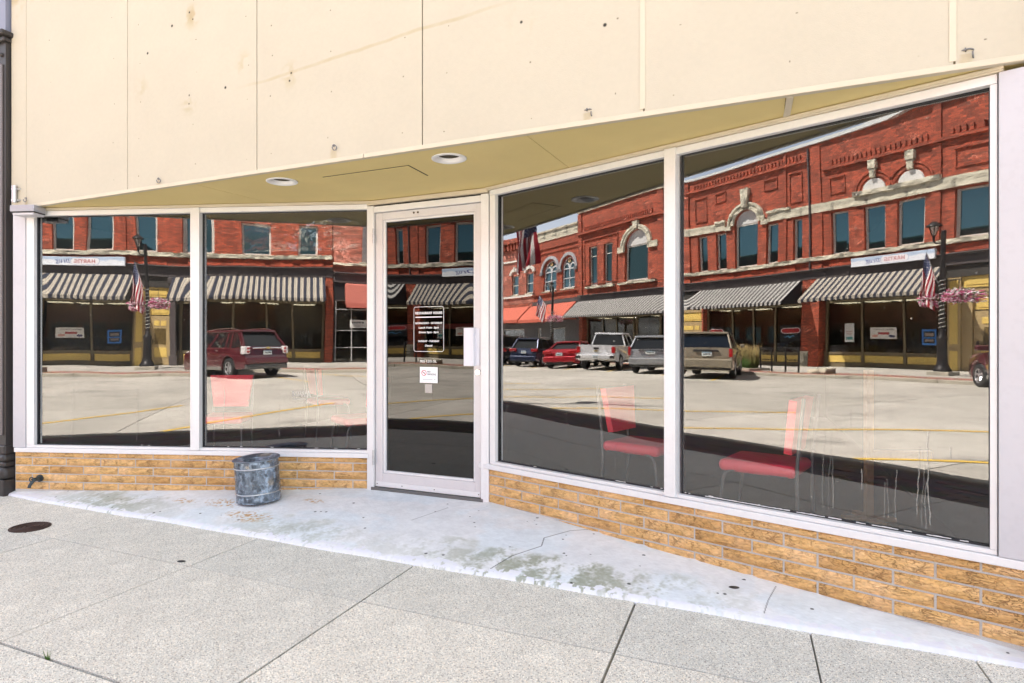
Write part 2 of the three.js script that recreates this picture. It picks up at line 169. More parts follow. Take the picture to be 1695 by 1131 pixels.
// sloping entrance slab in the recess, from the pavement edge up to the walls
const backZ = (x) => x < PB[0] ? lerp(0, PB[1], clamp((x - PA[0]) / (PB[0] - PA[0]))) : x < PD[0] ? PB[1] : lerp(PD[1], PE[1], clamp((x - PD[0]) / (PE[0] - PD[0])));
const backY = (x) => x < PB[0] ? lerp(0.04, 0.122, clamp((x - PA[0]) / (PB[0] - PA[0]))) : x < PD[0] ? 0.128 : lerp(0.134, 0.045, clamp((x - PD[0]) / (PE[0] - PD[0])));
const rampY = (x, z) => { const zb = backZ(x) - 0.06, t = clamp((0.03 - z) / (0.03 - zb)); return lerp(0.017, backY(x), Math.pow(t, 0.8)); };
{
  const X0 = -5.78, X1 = 1.1, nx = 90, nz = 22, pos = [], uv = [], idx = [];
  for (let i = 0; i <= nx; i++) for (let j = 0; j <= nz + 1; j++) { const x = lerp(X0, X1, i / nx), zf = 0.035 + 0.006 * Math.sin(x * 2.3) + 0.005 * Math.sin(x * 7.1), zb = Math.min(backZ(x) - 0.12, -0.1), t = j / nz, z = j > nz ? zf + 0.012 : lerp(zb, zf, t); pos.push(x, j > nz ? -0.01 : rampY(x, z), z); uv.push((x - X0) / (X1 - X0), (z + 1.15) / 1.25); }
  const c = nz + 2; for (let i = 0; i < nx; i++) for (let j = 0; j <= nz; j++) { const a = i * c + j; idx.push(a, a + 1, a + c + 1, a, a + c + 1, a + c); }
  const g = new THREE.BufferGeometry(); g.setAttribute('position', new THREE.Float32BufferAttribute(pos, 3)); g.setAttribute('uv', new THREE.Float32BufferAttribute(uv, 2)); g.setIndex(idx); g.computeVertexNormals();
  const W = 1536, H = 384, crack = (x, z, pts, w) => { let d = 9; for (let k = 0; k + 1 < pts.length; k++) { const [ax, az] = pts[k], [bx, bz] = pts[k + 1], t = clamp(((x - ax) * (bx - ax) + (z - az) * (bz - az)) / ((bx - ax) ** 2 + (bz - az) ** 2)); d = Math.min(d, Math.hypot(x - ax - t * (bx - ax), z - az - t * (bz - az))); } return 1 - sst(w * 0.4, w, d); };
  const spots = []; for (let k = 0; k < 90; k++) spots.push([rr(X0, X1), rr(-0.95, 0), rr(0.003, 0.011)]);
  const sbin = {}; for (const m of spots) for (let q = -1; q <= 1; q++) (sbin[Math.floor(m[0] / 0.1) + q] ??= []).push(m);
  const map = tex(W, H, (u, v) => {
    const x = lerp(X0, X1, u), z = v * 1.25 - 1.15, n1 = fbm(u, v, 12, 6, 111, 5), n2 = fbm(u, v, 50, 4, 113, 5), n3 = fbm(u, v, 5, 5, 117, 5), n4 = fbm(u, v, 70, 3, 119, 6);
    let r = 0.88 + 0.08 * (n1 - 0.5) + 0.07 * (n2 - 0.5), gr = r * 1.0, b = r * 1.0; const bl = sst(0.42, 0.62, n3) * 0.02; r -= bl; b += bl * 0.6;
    const bump = (c, w) => Math.exp(-(((x - c) / w) ** 2)), amt = 0.75 * bump(-4.5, 0.55) + 0.5 * bump(-2.75, 0.45) + bump(-0.95, 0.75), st = fbm(u + v * 0.03, v, 9, 5, 121, 9);
    const al = amt * sst(-0.34, -0.2, z + 0.3 * (n1 - 0.5)) * sst(0.34, 0.6, st * 0.7 + n4 * 0.3) * (0.6 + 0.4 * n4); // green-grey algae, in streaks
 r = lerp(r, 0.52, al * 0.9); gr = lerp(gr, 0.53, al * 0.9); b = lerp(b, 0.44, al * 0.9);
    for (const [rx, rz, rad] of [[-3.6, -0.36, 0.2], [-3.2, -0.2, 0.24], [-3.95, -0.3, 0.13], [-2.95, -0.62, 0.1]]) { const d = Math.hypot(x - rx, (z - rz) * 2.2) / rad, o = (1 - sst(0.3, 1.1, d + 0.7 * (n2 - 0.5))) * sst(0.5, 0.66, n4) * 0.75; r = lerp(r, 0.72, o); gr = lerp(gr, 0.52, o); b = lerp(b, 0.3, o); }
    const edge = 0.03 - z, wpaint = edge < 0.028 + 0.16 * Math.max(0, fbm(u, v, 10, 6, 131, 9) - 0.42) + 0.02 * (n4 - 0.5) ? 1 : 0, gone = sst(0.6, 0.64, fbm(u, v, 30, 4, 137, 10)); // peeling white paint on the edge
    if (wpaint && gone < 0.5) { r = gr = 0.87 + 0.06 * (n2 - 0.5); b = 0.89; }
    let dk = 0; for (const [sx, sz, sr] of sbin[Math.floor(x / 0.1)] ?? []) if (Math.abs(x - sx) < sr && Math.abs(z - sz) < sr && Math.hypot(x - sx, z - sz) < sr * (0.7 + 0.5 * n4)) dk = 0.6;
    dk = Math.max(dk, 0.55 * crack(x, z, [[-1.28, -0.02], [-1.22, -0.2], [-1.1, -0.38], [-1.12, -0.5], [-1.0, -0.66], [-0.86, -0.74]], 0.0026 + 0.002 * n2), 0.4 * crack(x, z, [[-1.92, -0.8], [-1.98, -0.66], [-2.05, -0.5]], 0.003), 0.4 * crack(x, z, [[0.08, -0.02], [0.1, -0.14], [0.14, -0.3]], 0.003));
    return [r * (1 - dk), gr * (1 - dk), b * (1 - dk)];
  }, true, false);
  struct('entrance_ramp', g, M(lin(0.97, 0.985, 0.995), 0.85, { map, bumpMap: rep(paintB, 8, 2), bumpScale: 0.002 }));
}

// ---------------------------------------------------------------- the restaurant building
const shop = thing('restaurant_building', 'cream panelled storefront with splayed display windows around a recessed glass door', 'building');
{ // fascia: sheet panels with open seams, each its own piece
  const F0 = -5.62, F1 = 1.06, FT = 4.75;
  const fas = part('fascia', [B(F0, F1, SOF + 0.012, FT, -0.16, -0.016)], M(lin(0.25, 0.2, 0.13), 0.9), shop);
  const marks = []; // nail heads, holes and stains: [x, y, radius, colour, strength]
  for (const x of [-5.1, -4.35, -4.05, -3.5, -3.02, -2.82, -2.35, -1.82, -1.55, -1.05, -0.6, -0.3, 0.2, 0.68, 0.9]) for (let y = 2.52; y < 4.6; y += rr(0.22, 0.36)) marks.push([x + rr(-0.02, 0.02), y + rr(-0.05, 0.05), rr(0.002, 0.0042), rr(0.35, 0.6)]);
  for (const [x, y] of [[-3.55, 3.6], [-3.52, 3.55], [-3.73, 3.54], [-3.56, 3.02], [-3.56, 2.95], [-3.22, 3.02], [-2.66, 3.02], [-2.66, 2.97], [-1.1, 3.0], [-0.65, 2.9], [-3.98, 3.39], [-1.05, 3.42]]) marks.push([x + rr(-0.01, 0.01), y + rr(-0.01, 0.01), rr(0.004, 0.008), 0.16]);
  const bins = {}; for (const m of marks) for (let q = -1; q <= 1; q++) (bins[Math.floor(m[0] / 0.05) + q] ??= []).push(m); const near = (x) => bins[Math.floor(x / 0.05)] ?? [];
  const map = tex(1536, 480, (u, v) => {
    const x = lerp(F0, F1, u), y = lerp(2.38, 4.5, v), n = fbm(u, v, 8, 6, 141, 3), f = fbm(u, v, 120, 2, 143, 3), n2 = fbm(u, v, 30, 3, 145, 3); let r = 0.945 + 0.03 * (n - 0.5) + 0.018 * (f - 0.5), g = r * 0.937, b = r * 0.83;
    const tan = (o) => { r = lerp(r, 0.8, o); g = lerp(g, 0.68, o); b = lerp(b, 0.46, o); };
    // rust and water marks: the tide line across two panels, runs under the fixings, the corner stain
    const ly = 3.0 + (x + 2.9) * 0.075 + 0.03 * (n - 0.5); if (x > -3.2 && x < -1.0) tan((1 - sst(0.004, 0.016, Math.abs(y - ly))) * 0.26 * (0.5 + n2) * sst(-3.2, -2.7, x) * (1 - sst(-1.6, -1.0, x)));
    for (const [hx, hy, q] of [[-3.53, 3.57, 0.6], [-3.56, 2.97, 0.4], [-2.66, 3.0, 0.35], [-3.05, 3.14, 0.35], [-1.1, 3.0, 0.3], [-4.04, 3.15, 0.25]]) { const d = Math.hypot(x - hx, (y - hy) * 0.8); tan(q * (1 - sst(0.02, 0.11, d + 0.09 * (n2 - 0.5))) * sst(0.4, 0.7, n2)); }
    for (const [hx, hy] of [[-3.86, 2.45], [-2.32, 2.48], [-0.74, 2.46], [0.82, 2.46], [-5.41, 2.46]]) { if (y < hy) tan(0.3 * (1 - sst(0.006, 0.03, Math.abs(x - hx) + 0.02 * (n2 - 0.5)))); }
    const cor = Math.hypot((x + 5.5) * 0.8, y - 4.32); tan(0.75 * (1 - sst(0.02, 0.3, cor + 0.25 * (n2 - 0.5))));
    for (const [mx, my, mr, k] of near(x)) { const d = Math.hypot(x - mx, y - my); if (d < mr * 2) { const o = 1 - sst(mr * 0.6, mr * 1.5, d); r = lerp(r, k, o); g = lerp(g, k * 0.9, o); b = lerp(b, k * 0.75, o); } }
    return [r, g, b];
  }, true, false);
  const mF = M(lin(0.55, 0.575, 0.585), 0.72, { map, bumpMap: rep(paintB, 40, 14), bumpScale: 0.0005 });
  const seams = [F0, -5.414, -4.188, -2.939, -1.699, -0.456, 0.784, F1];
  for (let i = 0; i + 1 < seams.length; i++) { const g = new RoundedBoxGeometry(seams[i + 1] - seams[i] - 0.006, FT - SOF - 0.02, 0.014, 1, 0.003).translate((seams[i] + seams[i + 1]) / 2, (FT + SOF + 0.02) / 2, -0.007 + rr(-0.001, 0.001)); const p = g.attributes.position, uv = g.attributes.uv; for (let k = 0; k < p.count; k++) uv.setXY(k, (p.getX(k) - F0) / (F1 - F0), (p.getY(k) - 2.38) / 2.12); part('fascia_panel', g, mF, fas); }
  for (const x of [-0.456, 0.784]) part('seam_batten', B(x - 0.018, x + 0.006, SOF + 0.035, FT, 0.0008, 0.0028), mTrim, fas);
  part('drip_edge', [RB(F0, -2.1, SOF - 0.004, SOF + 0.022, -0.03, 0.006, 0.003, 1), RB(-2.097, F1, SOF - 0.004, SOF + 0.022, -0.03, 0.006, 0.003, 1)], mTrim, fas);
  // soffit: boards with narrow gaps, recessed lights and an access hatch
  const sof = part('soffit', B(-5.7, 1.15, SOF + 0.02, SOF + 0.2, -1.35, -0.031), M(lin(0.06, 0.05, 0.03), 0.9), shop);
  const cuts = [[-5.6, -5.62], [-4.79, -4.66], [-3.55, -3.41], [-1.08, -0.99], [0.17, 0.2], [1.06, 1.08]], gap = 0.0018; part('soffit_batten', RB(0.172, 0.202, SOF - 0.004, SOF + 0.0025, -0.345, -0.034, 0.002, 1), mTrim, sof);
  for (let i = 0; i + 1 < cuts.length; i++) { const [a0, a1] = cuts[i], [b0, b1] = cuts[i + 1]; const s = new THREE.Shape([[a0 + gap, 0.032], [b0 - gap, 0.032], [b1 - gap, 1.3], [a1 + gap, 1.3]].map((q) => new THREE.Vector2(q[0], q[1])));
    for (const hx of [-2.93, -1.64]) if (hx > a0 + 0.15 && hx < b0 - 0.15) { const h = new THREE.Path(); h.absarc(hx, 0.235, 0.082, 0, Math.PI * 2, true); s.holes.push(h); }
    const g = new THREE.ExtrudeGeometry(s, { depth: 0.014, bevelEnabled: false, curveSegments: 28 }).rotateX(-Math.PI / 2).translate(0, SOF + 0.003, 0); part('soffit_panel', metric(g), mSoffit, sof); }
  const hatch = part('access_hatch', RB(-2.60, -1.945, SOF - 0.0005, SOF + 0.0022, -0.53, -0.272, 0.002, 1), mSoffit, sof); part('hatch_gap', [B(-2.606, -1.936, SOF + 0.0012, SOF + 0.0026, -0.272, -0.2625), B(-1.945, -1.936, SOF + 0.0012, SOF + 0.0026, -0.53, -0.272)], mJoint, hatch);
  for (const x of [-2.93, -1.64]) { const l = part('recessed_light', lathe([[0.084, 0.002], [0.108, 0.0], [0.108, -0.005], [0.1, -0.008], [0.08, -0.006], [0.074, 0.006], [0.05, 0.05], [0.05, 0.09]], 36), M(lin(0.78, 0.78, 0.78), 0.45), sof); l.position.set(x, SOF + 0.0025, -0.235); part('lens', CYL(0.05, 0.05, 0.004, 28).translate(0, 0.07, 0), M(lin(0.6, 0.6, 0.58), 0.4), l); }
}
// brick bulkheads: rock-faced long bricks in running bond, each a piece
const brickGeo = []; function faceBrick(l, h, s) { const nx = Math.max(3, Math.round(l / 0.034)), ny = 4, g = new THREE.PlaneGeometry(l, h, nx, ny), p = g.attributes.position; for (let i = 0; i < p.count; i++) { const x = p.getX(i), y = p.getY(i), ed = Math.min((l / 2 - Math.abs(x)) / 0.014, (h / 2 - Math.abs(y)) / 0.012, 1), ed2 = clamp(ed); p.setZ(i, 0.003 + ed2 * (0.005 + 0.012 * fbm((x + s * 3.1) * 0.9 + 5, y * 3 + s, 6, 3, s + 200))); } const side = new THREE.BoxGeometry(l, h, 0.03).translate(0, 0, -0.0125); g.computeVertexNormals(); const u = g.attributes.uv, o = hash(s, 1, 7), q = hash(s, 2, 7); for (let i = 0; i < u.count; i++) u.setXY(i, u.getX(i) * l / 0.5 + o, u.getY(i) * h / 0.25 + q); return join([metricless(g), metricless(side)]); }
const fullBricks = [0, 1, 2, 3, 4, 5, 6].map((s) => faceBrick(0.295, 0.058, s)), cutCache = {};
function bulkhead(w, s0, s1, bottomAt) {
  const core = onWall(part('bulkhead', B(s0, s1, -0.05, SILL - 0.001, -0.2, 0.001), mMortar, shop), w), pitch = 0.3048, cp = 0.0677;
  let top = SILL; for (let c = 0; c < 7; c++) {
    const h = c === 0 ? 0.04 : 0.058, y1 = top, y0 = top - h; top = y0 - 0.0097;
    for (let s = s0 - (c % 2 ? pitch / 2 : 0); s < s1 - 0.02; s += pitch) {
      const a = Math.max(s, s0) + 0.0045, b = Math.min(s + pitch, s1) - 0.0045; if (b - a < 0.02) continue; const fl = Math.min(bottomAt(a), bottomAt(b)); if (y1 < fl + 0.004) continue;
      const key = (b - a).toFixed(3) + '_' + h + '_' + Math.floor(rnd() * 3), g = b - a > 0.29 && c > 0 ? fullBricks[Math.floor(rnd() * 7)] : cutCache[key] ??= faceBrick(b - a, h, Math.floor(rnd() * 50));
      const m = part('brick', g, mBrickTan[rnd() < 0.5 ? 0 : Math.floor(rnd() * 4)], core); m.position.set((a + b) / 2, (y0 + y1) / 2, rr(-0.001, 0.002)); m.rotation.z = rnd() < 0.5 ? rr(-0.006, 0.006) : Math.PI + rr(-0.006, 0.006);
    }
  }
}
bulkhead(WL, 0.03, WL.len - 0.012, (s) => lerp(0.04, 0.122, s / WL.len)); bulkhead(WR, 0.014, 2.99, (s) => lerp(0.134, 0.05, s / WR.len));
// window frames and glass
function pane(s0, s1, y0, y1, yawd, pitchd, mat, amp, sd) { // glass with the slight bow and set of old plate glass
  const w = s1 - s0, h = y1 - y0, g = new THREE.PlaneGeometry(w, h, 36, 44), p = g.attributes.position, n = g.attributes.normal;
  const f = (x, y) => amp * (Math.sin(x * 4.1 + sd) * Math.cos(y * 2.3 + sd * 2) + 0.5 * Math.sin(x * 9.3 + y * 3.1 + sd * 3) + 0.35 * Math.sin(y * 8.7 - x * 2 + sd)) * 0.25 + amp * 0.9 * (Math.exp(-(w / 2 - Math.abs(x)) / 0.05) + Math.exp(-(h / 2 - Math.abs(y)) / 0.05)) * 0.5;
  for (let i = 0; i < p.count; i++) { const x = p.getX(i), y = p.getY(i), e = 1e-3; p.setZ(i, f(x, y)); const v = V(-(f(x + e, y) - f(x - e, y)) / (2 * e), -(f(x, y + e) - f(x, y - e)) / (2 * e), 1).normalize(); n.setXYZ(i, v.x, v.y, v.z); }
  const m = new THREE.Mesh(g, mat); m.name = 'pane'; m.castShadow = m.receiveShadow = true; m.position.set((s0 + s1) / 2, (y0 + y1) / 2, -0.03); m.rotation.order = 'YXZ'; m.rotation.y = yawd * Math.PI / 180; m.rotation.x = -pitchd * Math.PI / 180; return m;
}
function displayWindow(w, j0, j1, lights, endPanels, sillTo) {
  const y0 = 0.424, y1 = 2.339, a = lights[0][0], b = lights.at(-1)[1];
  const fr = onWall(part('display_window', [RB(j0, j1, 2.339, 2.378, -0.075, 0.016, 0.003, 1), RB(j0, j1, 0.403, 0.424, -0.075, 0.014, 0.003, 1), RB(j0, a, 0.424, 2.339, -0.075, 0.014, 0.003, 1), RB(b, j1, 0.424, 2.339, -0.075, 0.014, 0.003, 1)], mAlu, shop), w);
  part('head_trim', [RB(j0 - 0.02, j1 + 0.02, 2.379, 2.399, -0.075, 0.03, 0.004, 1), RB(j0 - 0.02, j1 + 0.02, 2.386, 2.3995, 0.0302, 0.038, 0.003, 1)], mTrim, fr);
  part('sill', [RB(j0 - 0.1, sillTo, SILL, 0.402, -0.075, 0.03, 0.005, 2)], mAlu, fr);
  for (let i = 0; i + 1 < lights.length; i++) part('mullion', RB(lights[i][1], lights[i + 1][0] - (w === WR ? 0.012 : 0), 0.405, 2.377, -0.075, 0.034, 0.003, 1), mAlu, fr);
  for (const [s0, s1, yw, pt, sd] of lights) { fr.add(pane(s0 - 0.003, s1 + 0.003, y0 - 0.004, y1 + 0.004, yw, pt, mGlass, 0.0009, sd)); part('gasket', [B(s0, s0 + 0.008, y0, y1, -0.05, -0.02), B(s1 - 0.006, s1, y0, y1, -0.05, -0.02), B(s0, s1, y0, y0 + 0.008, -0.05, -0.02), B(s0, s1, y1 - 0.006, y1, -0.05, -0.02)], mGasket, fr); }
  for (const [s0, s1, yw, pt, sd] of lights) { // grime on the outside of the glass: drips, specks, wiped smears
    const film = part('glass_grime', new THREE.PlaneGeometry(s1 - s0 - 0.03, y1 - y0 - 0.03), MP(lin(0.8, 0.78, 0.72), 0.9, { transparent: true, map: canvasTex(512, 740, (c, W, H) => { let q = Math.floor(sd * 977); const r = () => hash(q++, 5, 77); for (let i = 0; i < 160; i++) { c.fillStyle = `rgba(255,255,250,${0.1 + 0.35 * r()})`; c.beginPath(); c.arc(r() * W, r() * H, 0.5 + 1.2 * r() * r(), 0, 7); c.fill(); } const n = sd > 5 ? 16 : 4; for (let i = 0; i < n; i++) { c.strokeStyle = `rgba(255,255,250,${0.12 + 0.3 * r()})`; c.lineWidth = 0.8 + 0.8 * r(); let x = W * (sd > 5 ? 0.45 + 0.5 * r() : r()), y = H * (0.72 + 0.18 * r()); c.beginPath(); c.moveTo(x, y); for (; y < H * 0.99 && r() > 0.04; y += 9) { x += 2.4 * (r() - 0.5); c.lineTo(x, y); } c.stroke(); } }) }), fr); film.position.set((s0 + s1) / 2, (y0 + y1) / 2, -0.0195);
    const bits = []; let dens = 0.5; for (let s = s0 + 0.012; s < s1 - 0.02;) { const l = rr(0.006, 0.03); dens = clamp(dens + rr(-0.25, 0.25)); if (rnd() < (sd > 5 ? 0.35 + 0.65 * dens : 0.1 * dens)) { const h = rr(0.0008, 0.003) + (rnd() < 0.1 ? 0.004 : 0); bits.push(B(s, Math.min(s + l, s1 - 0.01), y0 + 0.0065, y0 + 0.009 + h, -0.0195, -0.0178 + rnd() * 0.001)); } s += l; } if (bits.length) { const pb = part('putty_residue', bits, M(lin(0.6, 0.6, 0.58), 0.8), fr); pb.userData.kind = 'stuff'; }
  }
  for (const [p0, p1, pz] of endPanels) part('end_panel', RB(p0, p1, 0.403, 2.378, -0.06, pz, 0.004, 1), mAluPanel, fr);
  return fr;
}
const winL = displayWindow(WL, 0.138, WL.len - 0.004, [[0.207, 1.584, -0.285, 0.026, 1.3], [1.661, 3.044, -0.044, -0.057, 2.7]], [[0.022, 0.134, 0.02]], WL.len - 0.004);
part('window_lettering', new THREE.PlaneGeometry(0.2, 0.11).translate(2.5, 0.85, -0.0285), MP(0xffffff, 0.6, { transparent: true, map: canvasTex(200, 110, (c, w, h) => { c.fillStyle = 'rgba(240,240,235,0.3)'; c.font = 'bold 60px sans-serif'; c.fillText('IOWA', 10, 62, w - 20); c.fillRect(20, 78, 110, 6); }) }), winL);
{ const f = displayWindow(WR, 0.03, 2.81, [[0.082, 1.373, -0.226, 0.05, 4.1], [1.452, 2.786, 0.371, 0.074, 5.9]], [[2.814, 3.02, 0.03]], 3.0); void f; }
{ // the door and its frame
  const df = onWall(part('door_frame', [RB(-0.012, 0.05, 0.1, 2.36, -0.07, 0.022, 0.004, 1), RB(0.966, 1.03, 0.1, 2.36, -0.07, 0.022, 0.004, 1), RB(0.05, 0.966, 2.306, 2.352, -0.07, 0.02, 0.003, 1)], mAlu, shop), WD);
  part('head_trim', RB(-0.01, 1.025, 2.366, 2.399, -0.07, 0.03, 0.004, 1), mTrim, df); part('shadow_gap', B(0.0, 1.015, 2.352, 2.366, -0.07, 0.0), mGasket, df); part('threshold', RB(0.03, 0.985, 0.095, 0.142, -0.1, 0.03, 0.004, 1), M(lin(0.12, 0.115, 0.11), 0.6), df);
  const mDoor = MP(lin(0.68, 0.655, 0.655), 0.42, { metalness: 0.15, map: rep(metalT, 1.3, 1.3) });
  const d = onWall(part('door', [RB(0.055, 0.118, 0.15, 2.302, -0.05, -0.002, 0.003, 1), RB(0.912, 0.962, 0.15, 2.302, -0.05, -0.002, 0.003, 1), RB(0.118, 0.912, 2.245, 2.302, -0.05, -0.003, 0.003, 1), RB(0.118, 0.912, 0.15, 0.252, -0.05, -0.003, 0.003, 1)], mDoor, shop), WD);
  part('glazing_bead', [RB(0.118, 0.141, 0.252, 2.245, -0.04, -0.01, 0.006, 2), RB(0.896, 0.912, 0.252, 2.245, -0.04, -0.01, 0.006, 2), RB(0.141, 0.896, 0.252, 0.272, -0.04, -0.01, 0.006, 2), RB(0.141, 0.896, 2.228, 2.245, -0.04, -0.01, 0.006, 2)], mAlu, d);
  part('kick_strip', RB(0.06, 0.958, 0.146, 0.186, -0.002, 0.006, 0.002, 1), mAlu, d);
  d.add(pane(0.138, 0.9, 0.268, 2.232, -0.013, -0.176, mDoorGlass, 0.0011, 0.4));
  part('pull_handle', [RB(0.838, 0.905, 1.108, 1.388, 0.028, 0.04, 0.004, 1), RB(0.905, 0.917, 1.108, 1.388, -0.003, 0.04, 0.004, 1), RB(0.917, 0.95, 1.112, 1.384, -0.002, 0.004, 0.002, 1)], M(lin(0.72, 0.72, 0.76), 0.45), d);
  part('lock', [CYL(0.021, 0.024, 0.014, 24).rotateX(Math.PI / 2).translate(0.937, 1.062, 0.005), CYL(0.012, 0.012, 0.018, 20).rotateX(Math.PI / 2).translate(0.937, 1.062, 0.006)], mChrome, d);
  for (const y of [2.12, 0.375]) part('hinge', [0, 1, 2].map((k) => CYL(0.0085, 0.0085, 0.036, 12).translate(0.052, y - 0.04 + k * 0.04, 0.026)), mSteel, d);
  part('screw_hole', [0.40, 0.435].map((x) => CYL(0.008, 0.008, 0.003, 14).rotateX(Math.PI / 2).translate(x, 2.279, -0.0018)), M(lin(0.06, 0.04, 0.02), 0.7), d); for (const x of [0.075, 0.3, 0.58, 0.945]) part('screw', CYL(0.004, 0.004, 0.003, 10).rotateX(Math.PI / 2).translate(x, 0.168, 0.007), mDark, d);
  // lettering and notices on the glass
  const decal = (name, s0, s1, y0, y1, map, z = -0.0245) => { const m = part(name, new THREE.PlaneGeometry(s1 - s0, y1 - y0).translate((s0 + s1) / 2, (y0 + y1) / 2, z), MP(0xffffff, 0.6, { map, transparent: true }), d); return m; };
  decal('opening_hours', 0.384, 0.648, 1.208, 1.558, canvasTex(528, 700, (c, w, h) => {
    c.clearRect(0, 0, w, h); c.strokeStyle = c.fillStyle = '#fff'; c.lineWidth = 6; c.beginPath(); c.roundRect(8, 8, w - 16, h - 16, 34); c.stroke(); c.textAlign = 'center';
    const t = (s, y, px, wt = 'bold') => { c.font = `${wt} ${px}px sans-serif`; c.fillText(s, w / 2, y, w - 60); };
    t('RESTAURANT HOURS', 122, 52); c.fillRect(34, 160, w - 68, 13); t('WEDNESDAY - SATURDAY', 272, 40); t('Lunch 11am - 2pm', 342, 40); t('Dinner 5pm - 8pm', 412, 40); t('SUNDAY - TUESDAY', 548, 40); t('Closed', 618, 40);
  }));
  decal('street_number', 0.43, 0.6, 1.118, 1.155, canvasTex(300, 64, (c, w, h) => { c.fillStyle = 'rgba(235,235,230,0.85)'; c.font = 'bold 46px sans-serif'; c.textAlign = 'center'; c.fillText('805 12th St.', w / 2, 48, w - 8); }));
  part('no_smoking_sign', [B(0.441, 0.594, 0.972, 1.093, -0.0245, -0.0235)], mWhite, d);
  decal('no_smoking_print', 0.442, 0.593, 0.973, 1.092, canvasTex(384, 300, (c, w, h) => { c.fillStyle = '#f2f2f4'; c.fillRect(0, 0, w, h); c.strokeStyle = '#b3262b'; c.lineWidth = 12; c.beginPath(); c.arc(88, 112, 50, 0, 7); c.moveTo(53, 77); c.lineTo(123, 147); c.stroke(); c.fillStyle = '#333'; c.fillRect(54, 108, 60, 9); c.font = 'bold 50px sans-serif'; c.fillText('NO', 158, 104); c.fillText('SMOKING', 158, 156, 196); c.fillStyle = '#9a9a9e'; for (let i = 0; i < 2; i++) c.fillRect(58, 226 + i * 14, 220, 6); c.fillRect(306, 230, 34, 10); }), -0.0225);
  part('tape_patch', B(0.484, 0.546, 0.895, 0.962, -0.0285, -0.0265), M(lin(0.45, 0.42, 0.38), 0.7), d);
  part('push_bar', RB(0.13, 0.9, 1.385, 1.425, -0.12, -0.085, 0.012, 2), M(lin(0.45, 0.06, 0.06), 0.5), d);
}
{ // rooms, upper storey and roof (outside the frame; they shade the pavement)
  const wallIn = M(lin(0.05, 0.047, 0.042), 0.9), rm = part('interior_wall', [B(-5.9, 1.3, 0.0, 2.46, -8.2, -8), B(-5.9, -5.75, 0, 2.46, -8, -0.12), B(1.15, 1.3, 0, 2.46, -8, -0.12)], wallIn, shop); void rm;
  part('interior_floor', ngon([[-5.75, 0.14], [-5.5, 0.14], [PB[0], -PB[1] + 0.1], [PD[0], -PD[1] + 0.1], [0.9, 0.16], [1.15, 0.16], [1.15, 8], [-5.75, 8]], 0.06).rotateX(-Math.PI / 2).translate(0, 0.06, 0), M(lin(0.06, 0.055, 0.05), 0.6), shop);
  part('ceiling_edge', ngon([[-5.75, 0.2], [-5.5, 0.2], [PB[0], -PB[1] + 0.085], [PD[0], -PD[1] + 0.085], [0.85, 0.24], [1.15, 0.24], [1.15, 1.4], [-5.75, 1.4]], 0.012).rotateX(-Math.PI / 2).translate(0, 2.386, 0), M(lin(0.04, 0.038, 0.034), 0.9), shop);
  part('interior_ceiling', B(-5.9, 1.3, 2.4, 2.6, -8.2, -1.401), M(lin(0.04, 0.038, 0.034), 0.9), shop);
  part('upper_wall', [B(-5.95, 1.45, 2.62, 8.0, -12, -0.165), B(-5.95, 1.45, 4.76, 8.0, -0.164, -0.02), B(-6.0, 1.5, 8.0, 8.1, -0.5, 0.02)], mRose, shop);
  for (const x of [-4.9, -3.2, -1.5, 0.1]) { const w = part('window', [B(x, x + 0.06, 5.4, 7.1, -0.03, 0.01), B(x + 0.94, x + 1, 5.4, 7.1, -0.03, 0.01), B(x, x + 1, 5.34, 5.4, -0.03, 0.03), B(x, x + 1, 7.1, 7.2, -0.03, 0.03)], mSash, shop); part('pane', B(x + 0.06, x + 0.94, 5.4, 7.1, -0.019, -0.008), mUpGlass, w); }
  part('chimney', [B(-5.2, -4.4, 8.1, 8.42, -0.9, -0.2), B(-5.26, -4.34, 8.42, 8.48, -0.96, -0.14)], mRose, shop);
}
// fittings on the front
function hook(x, y, a, label) { solo('eye_hook', [tube([[0, 0, -0.012], [0, 0, 0.016], [0.012, -0.004, 0.024], [0.024, -0.02, 0.026], [0.014, -0.036, 0.024], [0, -0.03, 0.024], [-0.004, -0.014, 0.024]], 0.0034, 22, 6), CYL(0.009, 0.009, 0.004, 12).rotateX(Math.PI / 2).translate(0, 0, 0.001)], mHook, label, 'hook', [x, y, 0.001], a, 'eye hooks along the bottom of the fascia'); }
hook(-5.41, 2.475, 0.3, 'small steel eye hook nearest the conduit stub'); hook(-3.86, 2.465, 0.5, 'small steel eye hook on the second wide fascia panel'); hook(-2.32, 2.5, 0.4, 'small steel eye hook between the two recessed soffit lights'); hook(-0.74, 2.475, 1.4, 'thin steel eye hook hanging above the middle window mullion side'); hook(0.82, 2.475, 1.2, 'bright steel eye hook near the right end of the fascia');
{ const t = thing('conduit_stub', 'short grey metal conduit clamped to the left end of the fascia', 'conduit', [-5.535, 2.43, 0.022]); part('pipe', [CYL(0.019, 0.019, 0.135, 20).translate(0, 0.085, 0), CYL(0.021, 0.021, 0.012, 20).translate(0, 0.15, 0)], mSteel, t); for (const y of [0.035, 0.128]) part('clamp', [CYL(0.022, 0.022, 0.014, 20).translate(0, y, 0), B(0.018, 0.05, y - 0.007, y + 0.007, -0.022, -0.016), CYL(0.006, 0.006, 0.02, 10).rotateX(Math.PI / 2).translate(0.04, y, -0.01)], mSteel, t); }
